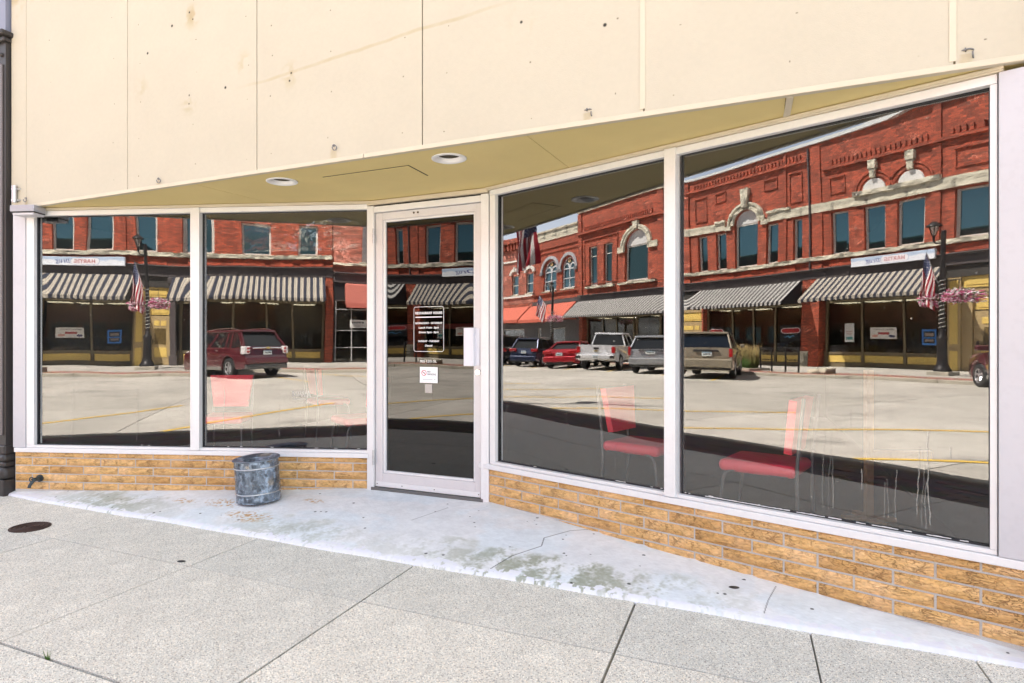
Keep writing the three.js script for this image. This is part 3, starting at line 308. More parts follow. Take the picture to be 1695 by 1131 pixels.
{ const t = thing('wall_light', 'grey box security light at the top left corner of the windows', 'light', [PA[0], 0, PA[1]], WL.turn); part('housing', RB(0.125, 0.335, 2.345, 2.398, 0.0385, 0.17, 0.006, 2), M(lin(0.36, 0.36, 0.39), 0.45, { metalness: 0.3 }), t); part('gasket', B(0.13, 0.33, 2.337, 2.345, 0.04, 0.165), mDark, t); part('lens_frame', RB(0.14, 0.325, 2.318, 2.338, 0.045, 0.16, 0.005, 2), mAluPanel, t); }
{ const t = thing('hose_bib', 'dark brass outdoor tap low on the left brick bulkhead', 'tap', [PA[0], 0, PA[1]], WL.turn); const mB = M(lin(0.07, 0.09, 0.1), 0.4, { metalness: 0.7 }); part('body', [CYL(0.03, 0.03, 0.012, 18).rotateX(Math.PI / 2).translate(0.268, 0.15, 0.024), CYL(0.016, 0.018, 0.06, 16).rotateX(Math.PI / 2).translate(0.268, 0.15, 0.05)], mB, t); part('spout', tube([[0.268, 0.15, 0.07], [0.258, 0.135, 0.09], [0.242, 0.105, 0.1], [0.236, 0.088, 0.1]], 0.013, 14, 10), mB, t); part('handle', [CYL(0.006, 0.006, 0.035, 8).rotateX(Math.PI / 2).translate(0.268, 0.158, 0.095), metricless(new THREE.TorusGeometry(0.018, 0.005, 8, 16)).translate(0.268, 0.158, 0.112)], mB, t); }
// cast-iron pilasters of the neighbouring fronts, either side
function pilaster(x0, x1, zf, label) {
  const t = thing('iron_pilaster', label, 'pilaster', [(x0 + x1) / 2, 0, 0], 0, 'cast-iron pilasters either side of the storefront'), h = (x1 - x0) / 2;
  const shaft = part('shaft', B(-h, h, 0.4, 3.82, -0.3, zf), mIron, t); for (let k = 0; k < 5; k++) part('flute_rib', RB(-h + 0.012 + k * (2 * h - 0.02) / 5, -h + 0.012 + (k + 0.62) * (2 * h - 0.02) / 5, 0.5, 3.62, zf - 0.002, zf + 0.014, 0.006, 2), mIronFace, shaft);
  for (let k = 0; k < 4; k++) part('rosette', new THREE.SphereGeometry(0.018, 12, 8).translate(-h + 0.05 + k * (2 * h - 0.1) / 3, 3.7, zf + 0.002), mIron, shaft);
  part('base', [RB(-h - 0.035, h + 0.035, 0.0, 0.135, -0.3, zf + 0.04, 0.006, 2), RB(-h - 0.04, h + 0.04, 0.13, 0.24, -0.3, zf + 0.045, 0.045, 4), RB(-h - 0.02, h + 0.02, 0.235, 0.285, -0.3, zf + 0.025, 0.02, 3), RB(-h - 0.03, h + 0.03, 0.28, 0.345, -0.3, zf + 0.035, 0.03, 3), RB(-h - 0.01, h + 0.01, 0.34, 0.42, -0.3, zf + 0.016, 0.014, 3)], mIron, t);
  part('capital', [RB(-h - 0.02, h + 0.02, 3.8, 3.84, -0.3, zf + 0.03, 0.012, 2), RB(-h - 0.045, h + 0.045, 3.84, 3.885, -0.3, zf + 0.06, 0.016, 3)], mIron, t); part('pier', B(-h + 0.01, h - 0.012, 3.885, 7.8, -0.3, zf - 0.005), M(lin(0.2, 0.21, 0.27), 0.5), t); return t;
}
pilaster(-5.98, -5.632, 0.035, 'dark fluted iron pilaster at the left edge of the storefront'); pilaster(1.115, 1.45, 0.05, 'black iron pilaster base at the bottom right corner of the brickwork');
// neighbouring buildings on this side, beyond the frame
function neighbour(x0, x1, hgt, label, mat) { const t = thing('brick_building', label, 'building'); const holes = [], n = Math.floor((x1 - x0) / 2.4); for (let i = 0; i < n; i++) { const c = x0 + (i + 0.5) * (x1 - x0) / n; holes.push([c - 0.55, c + 0.55, 5.0, 7.0], [c - 1, c + 1, 0.6, 3.2]); }
  part('wall', wallShape(-x1, -x0, 0, hgt, holes.map(([a, b, c, d]) => [-b, -a, c, d]), 0.4).rotateY(Math.PI), mat, t); part('back_wall', B(x0, x1, 0, hgt - 0.1, -12, -0.42), mDark, t); part('parapet', B(x0, x1, hgt, hgt + 0.12, -0.45, 0.06), mStone, t);
  for (const [a, b, c, d] of holes) { const w = part('window', [B(a, b, d - 0.07, d, -0.22, -0.12), B(a, b, c, c + 0.07, -0.22, -0.12), B(a, a + 0.07, c, d, -0.22, -0.12), B(b - 0.07, b, c, d, -0.22, -0.12)], mSash, t); part('pane', B(a + 0.07, b - 0.07, c + 0.07, d - 0.07, -0.19, -0.17), mUpGlass, w); } }
neighbour(-17.5, -5.99, 8.3, 'two-storey brick building left of the cream storefront, beyond the iron pilaster', mRed); neighbour(-32, -17.52, 10.1, 'tall rose brick building two doors left of the cream storefront', mRose); neighbour(-48, -32.02, 10.6, 'tall red brick building three doors left of the cream storefront', mRed); neighbour(1.46, 14, 8.15, 'red brick building right of the cream storefront', mRed);
{ // trash can
  const x = -3.375, z = -0.5, t = thing('trash_can', 'dented galvanized steel trash can with a funnel top on the entrance slab', 'trash can', [x, rampY(x, z) + 0.004, z], 0.35); t.rotation.x = 0.03; t.rotation.z = 0.055; t.position.y += 0.004; t.scale.set(0.9, 0.88, 0.9);
  const R = (a) => 0.183 + 0.004 * Math.sin(3 * a + 1) + 0.003 * Math.sin(5 * a), shell = (prof, mat, name) => { const g = new THREE.LatheGeometry(prof.map((p) => new THREE.Vector2(...p)), 56), p = g.attributes.position; for (let i = 0; i < p.count; i++) { const px = p.getX(i), pz = p.getZ(i), r = Math.hypot(px, pz); if (r > 0.12) { const a = Math.atan2(pz, px), y = p.getY(i), k = R(a) / 0.183 - 0.02 * Math.exp(-(((a - 1.35) / 0.3) ** 2) - (((y - 0.2) / 0.07) ** 2)); p.setX(i, px * k); p.setZ(i, pz * k); } } g.computeVertexNormals(); return part(name, g, mat, t); };
  shell([[0.178, 0], [0.184, 0.004], [0.182, 0.02], [0.182, 0.06], [0.184, 0.12], [0.182, 0.16], [0.181, 0.2], [0.181, 0.24], [0.183, 0.28], [0.182, 0.33], [0.182, 0.36]], mGalv, 'body'); shell([[0.181, 0.072], [0.188, 0.075], [0.188, 0.081], [0.181, 0.084]], mSteel, 'lower_band'); shell([[0.181, 0.288], [0.188, 0.291], [0.188, 0.297], [0.181, 0.3]], mSteel, 'upper_band');
  shell([[0.184, 0.352], [0.194, 0.356], [0.196, 0.362], [0.19, 0.366], [0.112, 0.35], [0.106, 0.344], [0.104, 0.3], [0.103, 0.2]], M(lin(0.95, 1, 1.05), 0.5, { map: galvT, metalness: 0.5 }), 'funnel_top'); part('liner', lathe([[0.165, 0.02], [0.165, 0.3], [0.1, 0.32]], 30), mGalv, t);
}
{ const t = thing('cleanout_cover', 'round rusty iron cover set in the pavement', 'manhole cover', [-4.5, 0, 0.51]); const mR = M(lin(0.075, 0.045, 0.035), 0.7, { map: rep(grainT, 4, 4), metalness: 0.4 }); part('plate', CYL(0.125, 0.125, 0.016, 40).translate(0, -0.0035, 0), mR, t); for (let k = 0; k < 4; k++) part('ring', metricless(new THREE.TorusGeometry(0.028 + k * 0.027, 0.0042, 8, 40).rotateX(Math.PI / 2).translate(0, 0.005, 0)), mR, t); }
for (const [x, z, r, l] of [[-2.99, 0.56, 0.02, 'small dark oval stain puck beside the thin pavement joint'], [-1.73, 0.012, 0.012, 'dark pebble at the head of the wide pavement joint'], [-0.05, -0.22, 0.02, 'flat black gum spot on the entrance slab by the right bulkhead']]) solo('gum_spot', lathe([[r, 0], [r * 0.9, 0.002], [0, 0.003]], 14).scale(1.3, 1, 0.8), mDark, l, 'gum', [x, z < 0 ? rampY(x, z) + 0.001 : 0.0018, z], 0.3);
{ const g = []; for (let k = 0; k < 9; k++) { const a = rr(0, 6.28), h = rr(0.02, 0.05); g.push(ngon([[-0.003, 0], [0.003, 0], [0.0, h]], 0.0006).rotateX(rr(-0.6, 0.6)).rotateY(a).translate(rr(-0.01, 0.01), 0, rr(-0.005, 0.005))); } solo('weed', g, M(lin(0.08, 0.16, 0.03), 0.8), 'tiny green weed sprouting from the dark pavement joint', 'weed', [-2.56, -0.006, 1.59]); }
// chairs and a table inside, behind the glass
const mLeg = M(lin(0.12, 0.12, 0.12), 0.4, { metalness: 0.5 }), mVinyl = MP(lin(0.75, 0.03, 0.06), 0.35, { clearcoat: 0.3 });
function chair(x, z, turn, label) {
  const t = thing('cafe_chair', label, 'chair', [x, 0.12, z], turn, 'red dining chairs behind the windows');
  part('seat', RB(-0.2, 0.2, 0.42, 0.49, -0.2, 0.21, 0.034, 4), mVinyl, t); const g = ngon([[-0.16, 0.58], [0.16, 0.58], [0.2, 0.88], [-0.2, 0.88]], 0.04).rotateX(-0.12).translate(0, -0.03, -0.1); part('backrest', g, mVinyl, t);
  for (const s of [-1, 1]) { part('back_frame', tube([[0.18 * s, 0.005, -0.22], [0.18 * s, 0.43, -0.2], [0.19 * s, 0.86, -0.235]], 0.01, 14, 8), mLeg, t); part('leg', tube([[0.18 * s, 0.43, -0.16], [0.185 * s, 0.42, 0.16], [0.19 * s, 0.3, 0.19], [0.2 * s, 0.005, 0.21]], 0.01, 18, 8), mLeg, t); }
}
chair(-4.42, -1.2, 0.5, 'red chair seen through the pane left of the trash can'); chair(-3.22, -1.62, -0.6, 'red chair behind the left pane nearest the door'); chair(-0.64, -1.2, 1.25, 'red chair close behind the pane beside the door'); chair(0.11, -0.83, -1.85, 'red chair close behind the large right pane'); chair(-4.6, -3.0, 2.6, 'red chair deeper inside behind the left windows');
{ const mW = M(lin(0.42, 0.26, 0.12), 0.6, { map: rep(grainT, 2, 0.5) }), t = thing('wooden_stand', 'plain wooden post on a cross foot inside the large right pane', 'stand', [0.73, 0.12, -1.6], 0.34); part('post', RB(-0.022, 0.022, 0.03, 0.98, -0.022, 0.022, 0.004, 1), mW, t); part('rail', RB(0.022, 0.38, 0.4, 0.46, -0.014, 0.014, 0.004, 1), mW, t); part('foot', [RB(-0.16, 0.16, 0, 0.03, -0.025, 0.025, 0.004, 1), RB(-0.025, 0.025, 0.0005, 0.0295, -0.16, 0.16, 0.004, 1)], mW, t); }
{ // crinkled clear plastic hung inside the left windows
  const g = new THREE.PlaneGeometry(1.0, 0.25, 80, 24), p = g.attributes.position; for (let i = 0; i < p.count; i++) { const x = p.getX(i), y = p.getY(i); p.setZ(i, 0.035 * (fbm(x * 0.5 + 0.5, y + 0.5, 9, 4, 401) - 0.5) + 0.012 * Math.sin(x * 14 + 9 * y + 3 * Math.sin(x * 5))); } g.computeVertexNormals(); const m = solo('plastic_sheet', g, MP(lin(0.97, 0.97, 0.97), 0.04, { transmission: 1, thickness: 0, ior: 1.7, side: THREE.DoubleSide }), 'crinkled clear plastic sheet hanging inside the pane left of the door', 'plastic sheet', [PA[0] + Math.cos(WL.turn) * 2.46 - Math.sin(WL.turn) * 0.12, 2.16, PA[1] - Math.sin(WL.turn) * 2.46 - Math.cos(WL.turn) * 0.12], WL.turn); void m; }

// ---------------------------------------------------------------- the far side of the street (seen in the glass)
const Z = FAR;
function windowUnit(b, x0, x1, y0, y1, o = {}) { // sash window set back in its opening
  const z = Z + (o.back ?? 0.16), f = o.f ?? 0.09, mat = o.mat ?? mSash, bars = [B(x0, x0 + f, y0, y1, z, z + 0.08), B(x1 - f, x1, y0, y1, z, z + 0.08), B(x0 + f, x1 - f, y0, y0 + f, z, z + 0.08), B(x0 + f, x1 - f, y1 - f * 0.8, y1, z, z + 0.08)];
  for (const r of o.rails ?? []) bars.push(B(x0 + f, x1 - f, y0 + (y1 - y0) * r - 0.03, y0 + (y1 - y0) * r + 0.03, z + 0.005, z + 0.075)); for (const r of o.muntins ?? []) bars.push(B(x0 + (x1 - x0) * r - 0.04, x0 + (x1 - x0) * r + 0.04, y0 + f, y1 - f * 0.8, z + 0.004, z + 0.07));
  const w = part('window', bars, mat, b); part('pane', B(x0 + f * 0.7, x1 - f * 0.7, y0 + f * 0.7, y1 - f * 0.5, z + 0.045, z + 0.06), o.glass ?? mUpGlass, w); if (o.sill !== false) part('sill', B(x0 - 0.08, x1 + 0.08, y0 - 0.1, y0 - 0.002, Z - 0.09, z + 0.08), o.sillMat ?? mStone, w); return w;
}
function roughLedge(b, x0, x1, y0, y1, out, s = 1) { // rock-faced stone course
  const n = Math.round((x1 - x0) / 0.11), g = new THREE.BoxGeometry(x1 - x0, y1 - y0, out, n, 3, 2).translate((x0 + x1) / 2, (y0 + y1) / 2, Z - out / 2), p = g.attributes.position; for (let i = 0; i < p.count; i++) if (p.getZ(i) < Z - 0.01) { const x = p.getX(i), y = p.getY(i); p.setZ(i, p.getZ(i) + (fbm(x * 0.11 + s, y * 0.9, 24, 3, 301) - 0.5) * 0.12); p.setY(i, y + (fbm(x * 0.13 + s, p.getZ(i), 30, 3, 303) - 0.5) * 0.09); } g.computeVertexNormals(); return part('stone_ledge', metric(g), mStone, b);
}
const panelFrame = (b, x0, x1, y0, y1, mat = mRed) => part('brick_panel', [B(x0, x1, y1 - 0.07, y1, Z - 0.07, Z + 0.005), B(x0, x1, y0, y0 + 0.05, Z - 0.05, Z + 0.005), B(x0, x0 + 0.05, y0 + 0.05, y1 - 0.07, Z - 0.045, Z + 0.005), B(x1 - 0.05, x1, y0 + 0.05, y1 - 0.07, Z - 0.045, Z + 0.005)], mat, b);
const stripeT = (cols) => canvasTex(256, 8, (c, w, h) => { let x = 0; for (const [f, k] of cols) { c.fillStyle = k; c.fillRect(Math.round(x * w), 0, Math.ceil(f * w) + 1, h); x += f; } }, true);
const stNavy = stripeT([[0.44, '#262a38'], [0.06, '#8f8676'], [0.13, '#aaa395'], [0.05, '#5a5450'], [0.2, '#aaa395'], [0.12, '#8d8478']]), stGrey = stripeT([[0.5, '#242428'], [0.5, '#a9a7a2']]);
function awning(x0, x1, label, { map, col = lin(1, 1, 1), pitch = 0.3, yt = 4.47, yb = 3.42, out = 1.6, val = 0.17, scallop = true, dark }) {
  const t = thing('awning', label, 'awning', [0, 0, 0], 0, 'shop awnings across the street'), zt = Z - 0.27, zb = Z - out, mat = M(col, 0.85, { map: map ? rep(map, 1 / pitch, 1) : null, side: THREE.DoubleSide });
  const quad = (a, b, c, d, n = 24) => { const pos = [], uv = [], idx = []; for (let i = 0; i <= n; i++) { const f = i / n; for (const [p, q] of [[a, b], [d, c]]) { const v = p.map((k, j) => lerp(k, q[j], f)); pos.push(...v); uv.push(v[0] + v[2] * (a[0] === b[0] ? 1 : 0), v[1]); } } for (let i = 0; i < n; i++) { const k = i * 2; idx.push(k, k + 1, k + 2, k + 2, k + 1, k + 3); } const g = new THREE.BufferGeometry(); g.setAttribute('position', new THREE.Float32BufferAttribute(pos, 3)); g.setAttribute('uv', new THREE.Float32BufferAttribute(uv, 2)); g.setIndex(idx); g.computeVertexNormals(); return metricless(g); };
  const e = 0.012, top = [quad([x0, yt, zt], [x1, yt, zt], [x1, yb, zb], [x0, yb, zb]), quad([x0, yt - e, zt], [x1, yt - e, zt], [x1, yb - e, zb], [x0, yb - e, zb])]; part('canopy', top, mat, t);
  const n = Math.round((x1 - x0) / (pitch)), vs = []; for (let i = 0; i < n; i++) { const a = x0 + (x1 - x0) * i / n, w = (x1 - x0) / n, s = new THREE.Shape(); s.moveTo(a, yb); s.lineTo(a, yb - val * (scallop ? 0.7 : 1)); if (scallop) s.quadraticCurveTo(a + w / 2, yb - val * 1.3, a + w, yb - val * 0.7); else s.lineTo(a + w, yb - val); s.lineTo(a + w, yb); s.closePath(); vs.push(metricless(new THREE.ExtrudeGeometry(s, { depth: 0.01, bevelEnabled: false, curveSegments: 5 }).translate(0, 0, zb - 0.012))); } part('valance', vs, mat, t);
  const tri = (x) => { const s = ngon([[-zt, yt - 0.02], [-zb, yb - 0.01], [-zb, yb - val * 0.7], [-zt, yb - val * 0.7]], 0.01).rotateY(Math.PI / 2); return s.translate(x - 0.005, 0, 0); }; part('side_panel', [tri(x0 + 0.006), tri(x1 - 0.006)], dark ? mat : M(lin(0.035, 0.035, 0.04), 0.85), t);
  part('frame_bar', [bar([x0 + 0.03, yb - 0.02, zb + 0.02], [x1 - 0.03, yb - 0.02, zb + 0.02], 0.03, 0.03), bar([x0 + 0.03, yb - 0.02, zb + 0.02], [x0 + 0.03, yb - 0.02, Z - 0.02], 0.025, 0.025), bar([x1 - 0.03, yb - 0.02, zb + 0.02], [x1 - 0.03, yb - 0.02, Z - 0.02], 0.025, 0.025)], mSteel, t); return t;
}
function shopFront(b, x0, x1, lights, o = {}) { // framed shop window: bulkhead panels, glass, transom
  const y0 = o.y0 ?? farY(Z), yb = o.yb ?? 0.95, yt = o.yt ?? 3.35, z = Z + (o.back ?? 0.3), fm = o.frame ?? mOlive, f = 0.1;
  const fr = part('shop_window', [B(x0, x1, yt - f, yt, z, z + 0.12), B(x0, x1, yb - f, yb, z, z + 0.12), B(x0, x1, y0 - 0.1, y0 + 0.16, z - 0.02, z + 0.12), B(x0, x1, y0 + 0.16, yb - f, z + 0.04, z + 0.12), ...lights.flatMap(([a, c]) => [B(a - f / 2, a + f / 2, y0, yt, z - 0.01, z + 0.1), B(c - f / 2, c + f / 2, y0, yt, z - 0.012, z + 0.098)])], fm, b);
  for (const [a, c, door] of lights) { part('pane', B(a + f / 2, c - f / 2, yb - 0.01, yt - f + 0.01, z + 0.05, z + 0.065), mStoreGlass, fr); if (!door) part('bulkhead_panel', B(a + f, c - f, y0 + 0.22, yb - f - 0.06, z + 0.015, z + 0.045), o.panel ?? mYellow, fr); }
  return fr;
}
const goodsMat = M(0xffffff, 0.8, { vertexColors: true }), mTubeLight = M(0xffffff, 0.5, { emissive: lin(1, 0.96, 0.88), emissiveIntensity: 1.6 });
function shopInside(b, x0, x1, k) { // what shows behind the shop glass: back wall, shelves of goods, a row of ceiling tubes
  part('shop_back', [B(x0, x1, 0, 3.6, Z + 1.45, Z + 1.55), B(x0, x1, 3.3, 3.4, Z + 0.5, Z + 1.45), B(x0, x1, 0, 0.22, Z + 0.45, Z + 1.45)], M(lin(0.16, 0.11, 0.05), 0.9), b);
  const g = []; for (let x = x0 + 0.3; x < x1 - 0.5; x += rr(0.12, 0.4)) for (const y of [0.75, 1.2, 1.65]) if (rnd() < 0.6) { const q = B(x, x + rr(0.08, 0.22), y, y + rr(0.12, 0.34), Z + 1.1, Z + 1.3), c = [[0.3, 0.2, 0.08], [0.4, 0.36, 0.3], [0.1, 0.1, 0.12], [0.3, 0.05, 0.05], [0.08, 0.14, 0.2]][Math.floor(rnd() * 5)], a = new Float32Array(q.attributes.position.count * 3); for (let i = 0; i < a.length; i++) a[i] = c[i % 3]; q.setAttribute('color', new THREE.BufferAttribute(a, 3)); g.push(q); }
  const m = part('shelf_goods', g, goodsMat, b); m.userData.kind = 'stuff'; part('shelf', [0.72, 1.17, 1.62].map((y) => B(x0 + 0.2, x1 - 0.3, y - 0.03, y, Z + 1.02, Z + 1.4)), mOlive, b);
  for (let i = 0; i < k; i++) { const c = lerp(x0, x1, (i + 0.5) / k); for (const z of [0.7, 1.0, 1.3]) part('ceiling_light', B(c - 0.5, c + 0.5, 3.24, 3.28, Z + z, Z + z + 0.06), mTubeLight, b); }
}
function panelled(b, x0, x1, y0, y1, z, name = 'panelled_pilaster') { const p = part(name, B(x0, x1, y0, y1, z, z + 0.3), mTanWood, b), h = y1 - y0; for (const [a, c] of [[0.05, 0.24], [0.3, 0.86]]) part('panel', RB(x0 + 0.07, x1 - 0.07, y0 + h * a, y0 + h * c, z - 0.02, z + 0.01, 0.01, 1), mYellow, p); return p; }
function yellowDoor(b, x0, x1, y0, z) {
  const d = part('door', [B(x0, x1, y0, y0 + 2.35, z, z + 0.06)], mTanWood, b), w = x1 - x0; part('glass', B(x0 + 0.17, x1 - 0.17, y0 + 0.95, y0 + 1.72, z - 0.012, z + 0.01), mStoreGlass, d); for (const [a, c, e, f] of [[0.17, 0.83, 0.35, 0.8], [0.17, 0.46, 1.85, 2.1], [0.54, 0.83, 1.85, 2.1]]) part('panel', RB(x0 + w * a, x0 + w * c, y0 + e, y0 + f, z - 0.02, z + 0.01, 0.01, 1), mYellow, d); part('handle', [B(x0 + 0.07, x0 + 0.11, y0 + 0.95, y0 + 1.2, z - 0.03, z), B(x0 + 0.07, x0 + 0.2, y0 + 1.06, y0 + 1.09, z - 0.06, z - 0.03)], mBlack, d);
  part('transom', [B(x0, x1, y0 + 2.4, y0 + 2.95, z + 0.02, z + 0.08), RB(x0 + 0.08, x1 - 0.08, y0 + 2.48, y0 + 2.87, z, z + 0.03, 0.01, 1)], mYellow, d); return d;
}
function corniceBand(b, x0, x1, y0, y1, brackets) { const c = part('shop_cornice', [B(x0, x1, y0, y1 - 0.14, Z - 0.1, Z + 0.02), B(x0, x1, y1 - 0.14, y1 - 0.06, Z - 0.2, Z + 0.02), RB(x0, x1, y1 - 0.06, y1, Z - 0.28, Z + 0.02, 0.02, 2)], mCornice, b); for (const x of brackets) part('rosette', CYL(0.07, 0.07, 0.06, 14).rotateX(Math.PI / 2).translate(x, (y0 + y1) / 2 - 0.07, Z - 0.12), mCornice, c); return c; }
function dentils(b, x0, x1, y0, y1, mat) { const g = []; for (let x = x0; x < x1 - 0.1; x += 0.2) g.push(B(x, x + 0.1, y0, y1, Z - 0.06, Z + 0.005)); part('dentil_course', g, mat, b); }
function shell(b, cx, cy, r) { const g = []; for (let k = 0; k < 11; k++) { const a = Math.PI * (k + 0.5) / 11; g.push(bar([cx, cy + 0.04, Z + 0.02], [cx + Math.cos(a) * r * 0.97, cy + Math.sin(a) * r * 0.97, Z - 0.02], 0.26 * r, 0.06)); } g.push(ngon([...Array(17)].map((_, k) => [cx + Math.cos(Math.PI * k / 16) * r, cy + Math.sin(Math.PI * k / 16) * r]), 0.03, Z - 0.005)); part('shell_ornament', g, M(lin(0.72, 0.71, 0.68), 0.8), b); }
const GY = farY(Z) - 0.25;

{ // main block: X -25.6 .. -1.96
  const x0 = -25.6, x1 = -1.96, b = thing('red_brick_block', 'long red brick commercial block with cream stone band, across the street', 'building');
  const wins = [[-24.2, -23.55, 7.66], [-22.92, -22.2, 7.66], [-21.65, -20.27, 7.92, 1], [-19.8, -19.15, 7.66], [-18.38, -17.9, 7.66], [-16.4, -15.52, 7.66], [-14.78, -13.82, 7.66], [-13.33, -12.27, 7.66], [-11.27, -10.3, 7.66], [-9.35, -8.5, 7.66], [-8.36, -7.55, 7.66], [-6.37, -4.88, 7.1], [-3.62, -2.71, 7.1]];
  part('upper_wall', wallShape(x0, x1, 4.95, 11.02, wins.map(([a, c, t, ar]) => [a, c, 5.6, t, ar]), 0.45).translate(0, 0, Z), mRed, b);
  part('body', [B(x0, x1, 0, 11.0, Z + 1.6, Z + 12), B(x0, x1, 3.5, 4.95, Z + 0.31, Z + 1.6), B(x0, x1, 4.0, 4.95, Z + 0.003, Z + 0.309), B(x0, x1, 10.6, 10.95, Z + 0.46, Z + 1.6)], M(lin(0.05, 0.045, 0.04), 0.9), b);
  for (const [a, c, t, ar] of wins) { const w = windowUnit(b, a, c, 5.6, t, { sill: false, rails: ar ? [] : (a > -9 ? [] : []), f: 0.1 }); if (ar) part('tympanum', ngon([...Array(19)].map((_, k) => [(a + c) / 2 + Math.cos(Math.PI * k / 18) * (c - a) / 2, t + Math.sin(Math.PI * k / 18) * (c - a) / 2]), 0.06, Z + 0.14), M(lin(0.62, 0.62, 0.6), 0.8), w); }
  roughLedge(b, x0, x1 - 0.02, 5.4, 5.595, 0.16, 1);
  // stone band, broken by the arch
  const band = part('stone_band', [B(-25.55, -22.25, 7.76, 8.18, Z - 0.07, Z + 0.02), B(-19.7, -15.2, 7.76, 8.18, Z - 0.07, Z + 0.02), B(-15.2, -9.6, 7.74, 8.2, Z - 0.09, Z + 0.02)], mStone, b); void band;
  part('arch_moulding', [ring(-20.96, 7.92, 0.72, 0.86, Z - 0.1, 0.12), ring(-20.96, 7.92, 0.86, 0.98, Z - 0.06, 0.08), ring(-20.96, 7.92, 0.98, 1.1, Z - 0.12, 0.14), B(-22.22, -21.86, 7.7, 7.92, Z - 0.1, Z + 0.02), B(-20.06, -19.72, 7.7, 7.92, Z - 0.1, Z + 0.02)], mStone, b); part('keystone', ngon([[-21.1, 8.75], [-20.82, 8.75], [-20.72, 9.75], [-21.2, 9.75]], 0.22, Z - 0.2), mStone, b);
  roughLedge(b, -22.9, -22.2, 8.18, 8.3, 0.14, 3); roughLedge(b, -19.75, -18.5, 8.18, 8.3, 0.14, 4); roughLedge(b, -15.2, -11.7, 8.16, 8.36, 0.2, 5);
  for (const cx of [-14.3, -12.8]) { shell(b, cx, 8.34, 0.5); part('arch_moulding', [ring(cx, 8.3, 0.62, 0.74, Z - 0.05, 0.06), ring(cx, 8.3, 0.78, 0.86, Z - 0.09, 0.1)], mRed, b); part('keystone', [ngon([[cx - 0.1, 8.86], [cx + 0.1, 8.86], [cx + 0.13, 9.25], [cx - 0.13, 9.25]], 0.2, Z - 0.16), B(cx - 0.16, cx + 0.16, 9.25, 9.62, Z - 0.2, Z + 0.02)], mStone, b); }
  for (const [a, c, e, f] of [[-22.9, -22.2, 9.35, 9.95], [-19.95, -19.2, 9.35, 9.95], [-18.55, -17.85, 8.45, 9.95], [-24.3, -23.5, 8.45, 9.9], [-16.4, -15.62, 8.5, 9.3], [-11.28, -10.3, 8.5, 9.3], [-9.4, -7.6, 8.5, 9.3], [-6.4, -4.9, 8.2, 9.3], [-3.6, -2.7, 8.2, 9.3]]) panelFrame(b, a, c, e, f);
  part('string_course', [B(-25.4, -17.5, 10.28, 10.42, Z - 0.14, Z + 0.01), B(-16.7, x1, 9.66, 9.8, Z - 0.14, Z + 0.01)], mRed, b); dentils(b, -24.4, -17.9, 10.46, 10.72, mRed); dentils(b, -16.3, -12.1, 9.84, 10.1, mRed); dentils(b, -11.4, -2.4, 9.84, 10.1, mRed);
  for (const [a, c] of [[-25.58, -24.62], [-18.86, -18.7], [-17.42, -16.84], [-12.02, -11.72], [-2.3, -1.97]]) part('brick_pier', B(a, c, 5.02, 10.98, Z - 0.055, Z + 0.003), mRed, b);
  part('coping', B(x0, x1, 11.02, 11.14, Z - 0.12, Z + 0.5), M(lin(0.62, 0.64, 0.62), 0.7), b); part('downspout', [CYL(0.045, 0.045, 6.0, 10).translate(-17.44, 7.9, Z - 0.1)], mCornice, b);
  part('brick_apron', [[-15.1, -11.8], [-16.5, -15.3], [-11.2, -9.9], [-9.2, -5.2], [-4.9, -3.8], [-3.5, -2.4], [-24.0, -18.2]].map(([a, c]) => B(a, c, 5.04, 5.34, Z - 0.05, Z + 0.003)), M(lin(1.15, 1.0, 0.95), 0.9, { map: redT }), b);
  corniceBand(b, x0, x1 - 0.02, 4.5, 4.99, [-23, -22, -21, -20, -19, -15.5, -14, -12.5, -8.2, -6.6, -4.6]);
  for (const [a, c] of [[-17.78, -16.93], [-2.33, -1.97]]) part('brick_pier', B(a, c, -0.02, 4.5, Z - 0.08, Z + 0.4), mRed, b); part('pier_foot', B(-17.8, -17.4, -0.02, 1.0, Z - 0.12, Z - 0.08), mStone, b);
  const sp = (bb, a, c, l) => shopFront(bb, a, c, l);
  sp(b, -23.95, -17.8, [[-23.85, -22.1], [-22.1, -20.7, 1], [-20.7, -19.4], [-19.4, -17.88]]); sp(b, -16.9, -11.4, [[-16.8, -15.1], [-15.1, -13.2], [-13.2, -11.5]]); sp(b, -9.55, -2.34, [[-9.4, -8.2], [-8.2, -6.75, 1], [-6.75, -5.2], [-5.2, -3.85], [-3.85, -2.42]]);
  shopInside(b, -23.9, -17.85, 3); shopInside(b, -16.85, -11.45, 4); shopInside(b, -9.5, -2.4, 4);
  panelled(b, -11.42, -11.02, GY, 4.48, Z + 0.02); panelled(b, -25.58, -25.18, GY, 4.48, Z + 0.02); part('door_jamb', [B(-11.02, -10.76, GY, 3.55, Z + 0.13, Z + 0.3), B(-10.76, -9.83, 3.2, 3.55, Z + 0.14, Z + 0.3), B(-25.18, -25.1, GY, 3.55, Z + 0.13, Z + 0.3), B(-25.1, -24.0, 3.2, 3.55, Z + 0.14, Z + 0.3)], mTanWood, b); part('door_surround', [B(-11.02, -9.83, 3.55, 4.48, Z + 0.1, Z + 0.3), RB(-10.9, -9.95, 3.65, 4.4, Z + 0.08, Z + 0.12, 0.01, 1), B(-25.18, -24.0, 3.55, 4.48, Z + 0.1, Z + 0.3)], mYellow, b); yellowDoor(b, -10.75, -9.86, farY(Z) + 0.02, Z + 0.18); yellowDoor(b, -25.1, -24.15, farY(Z) + 0.02, Z + 0.18);
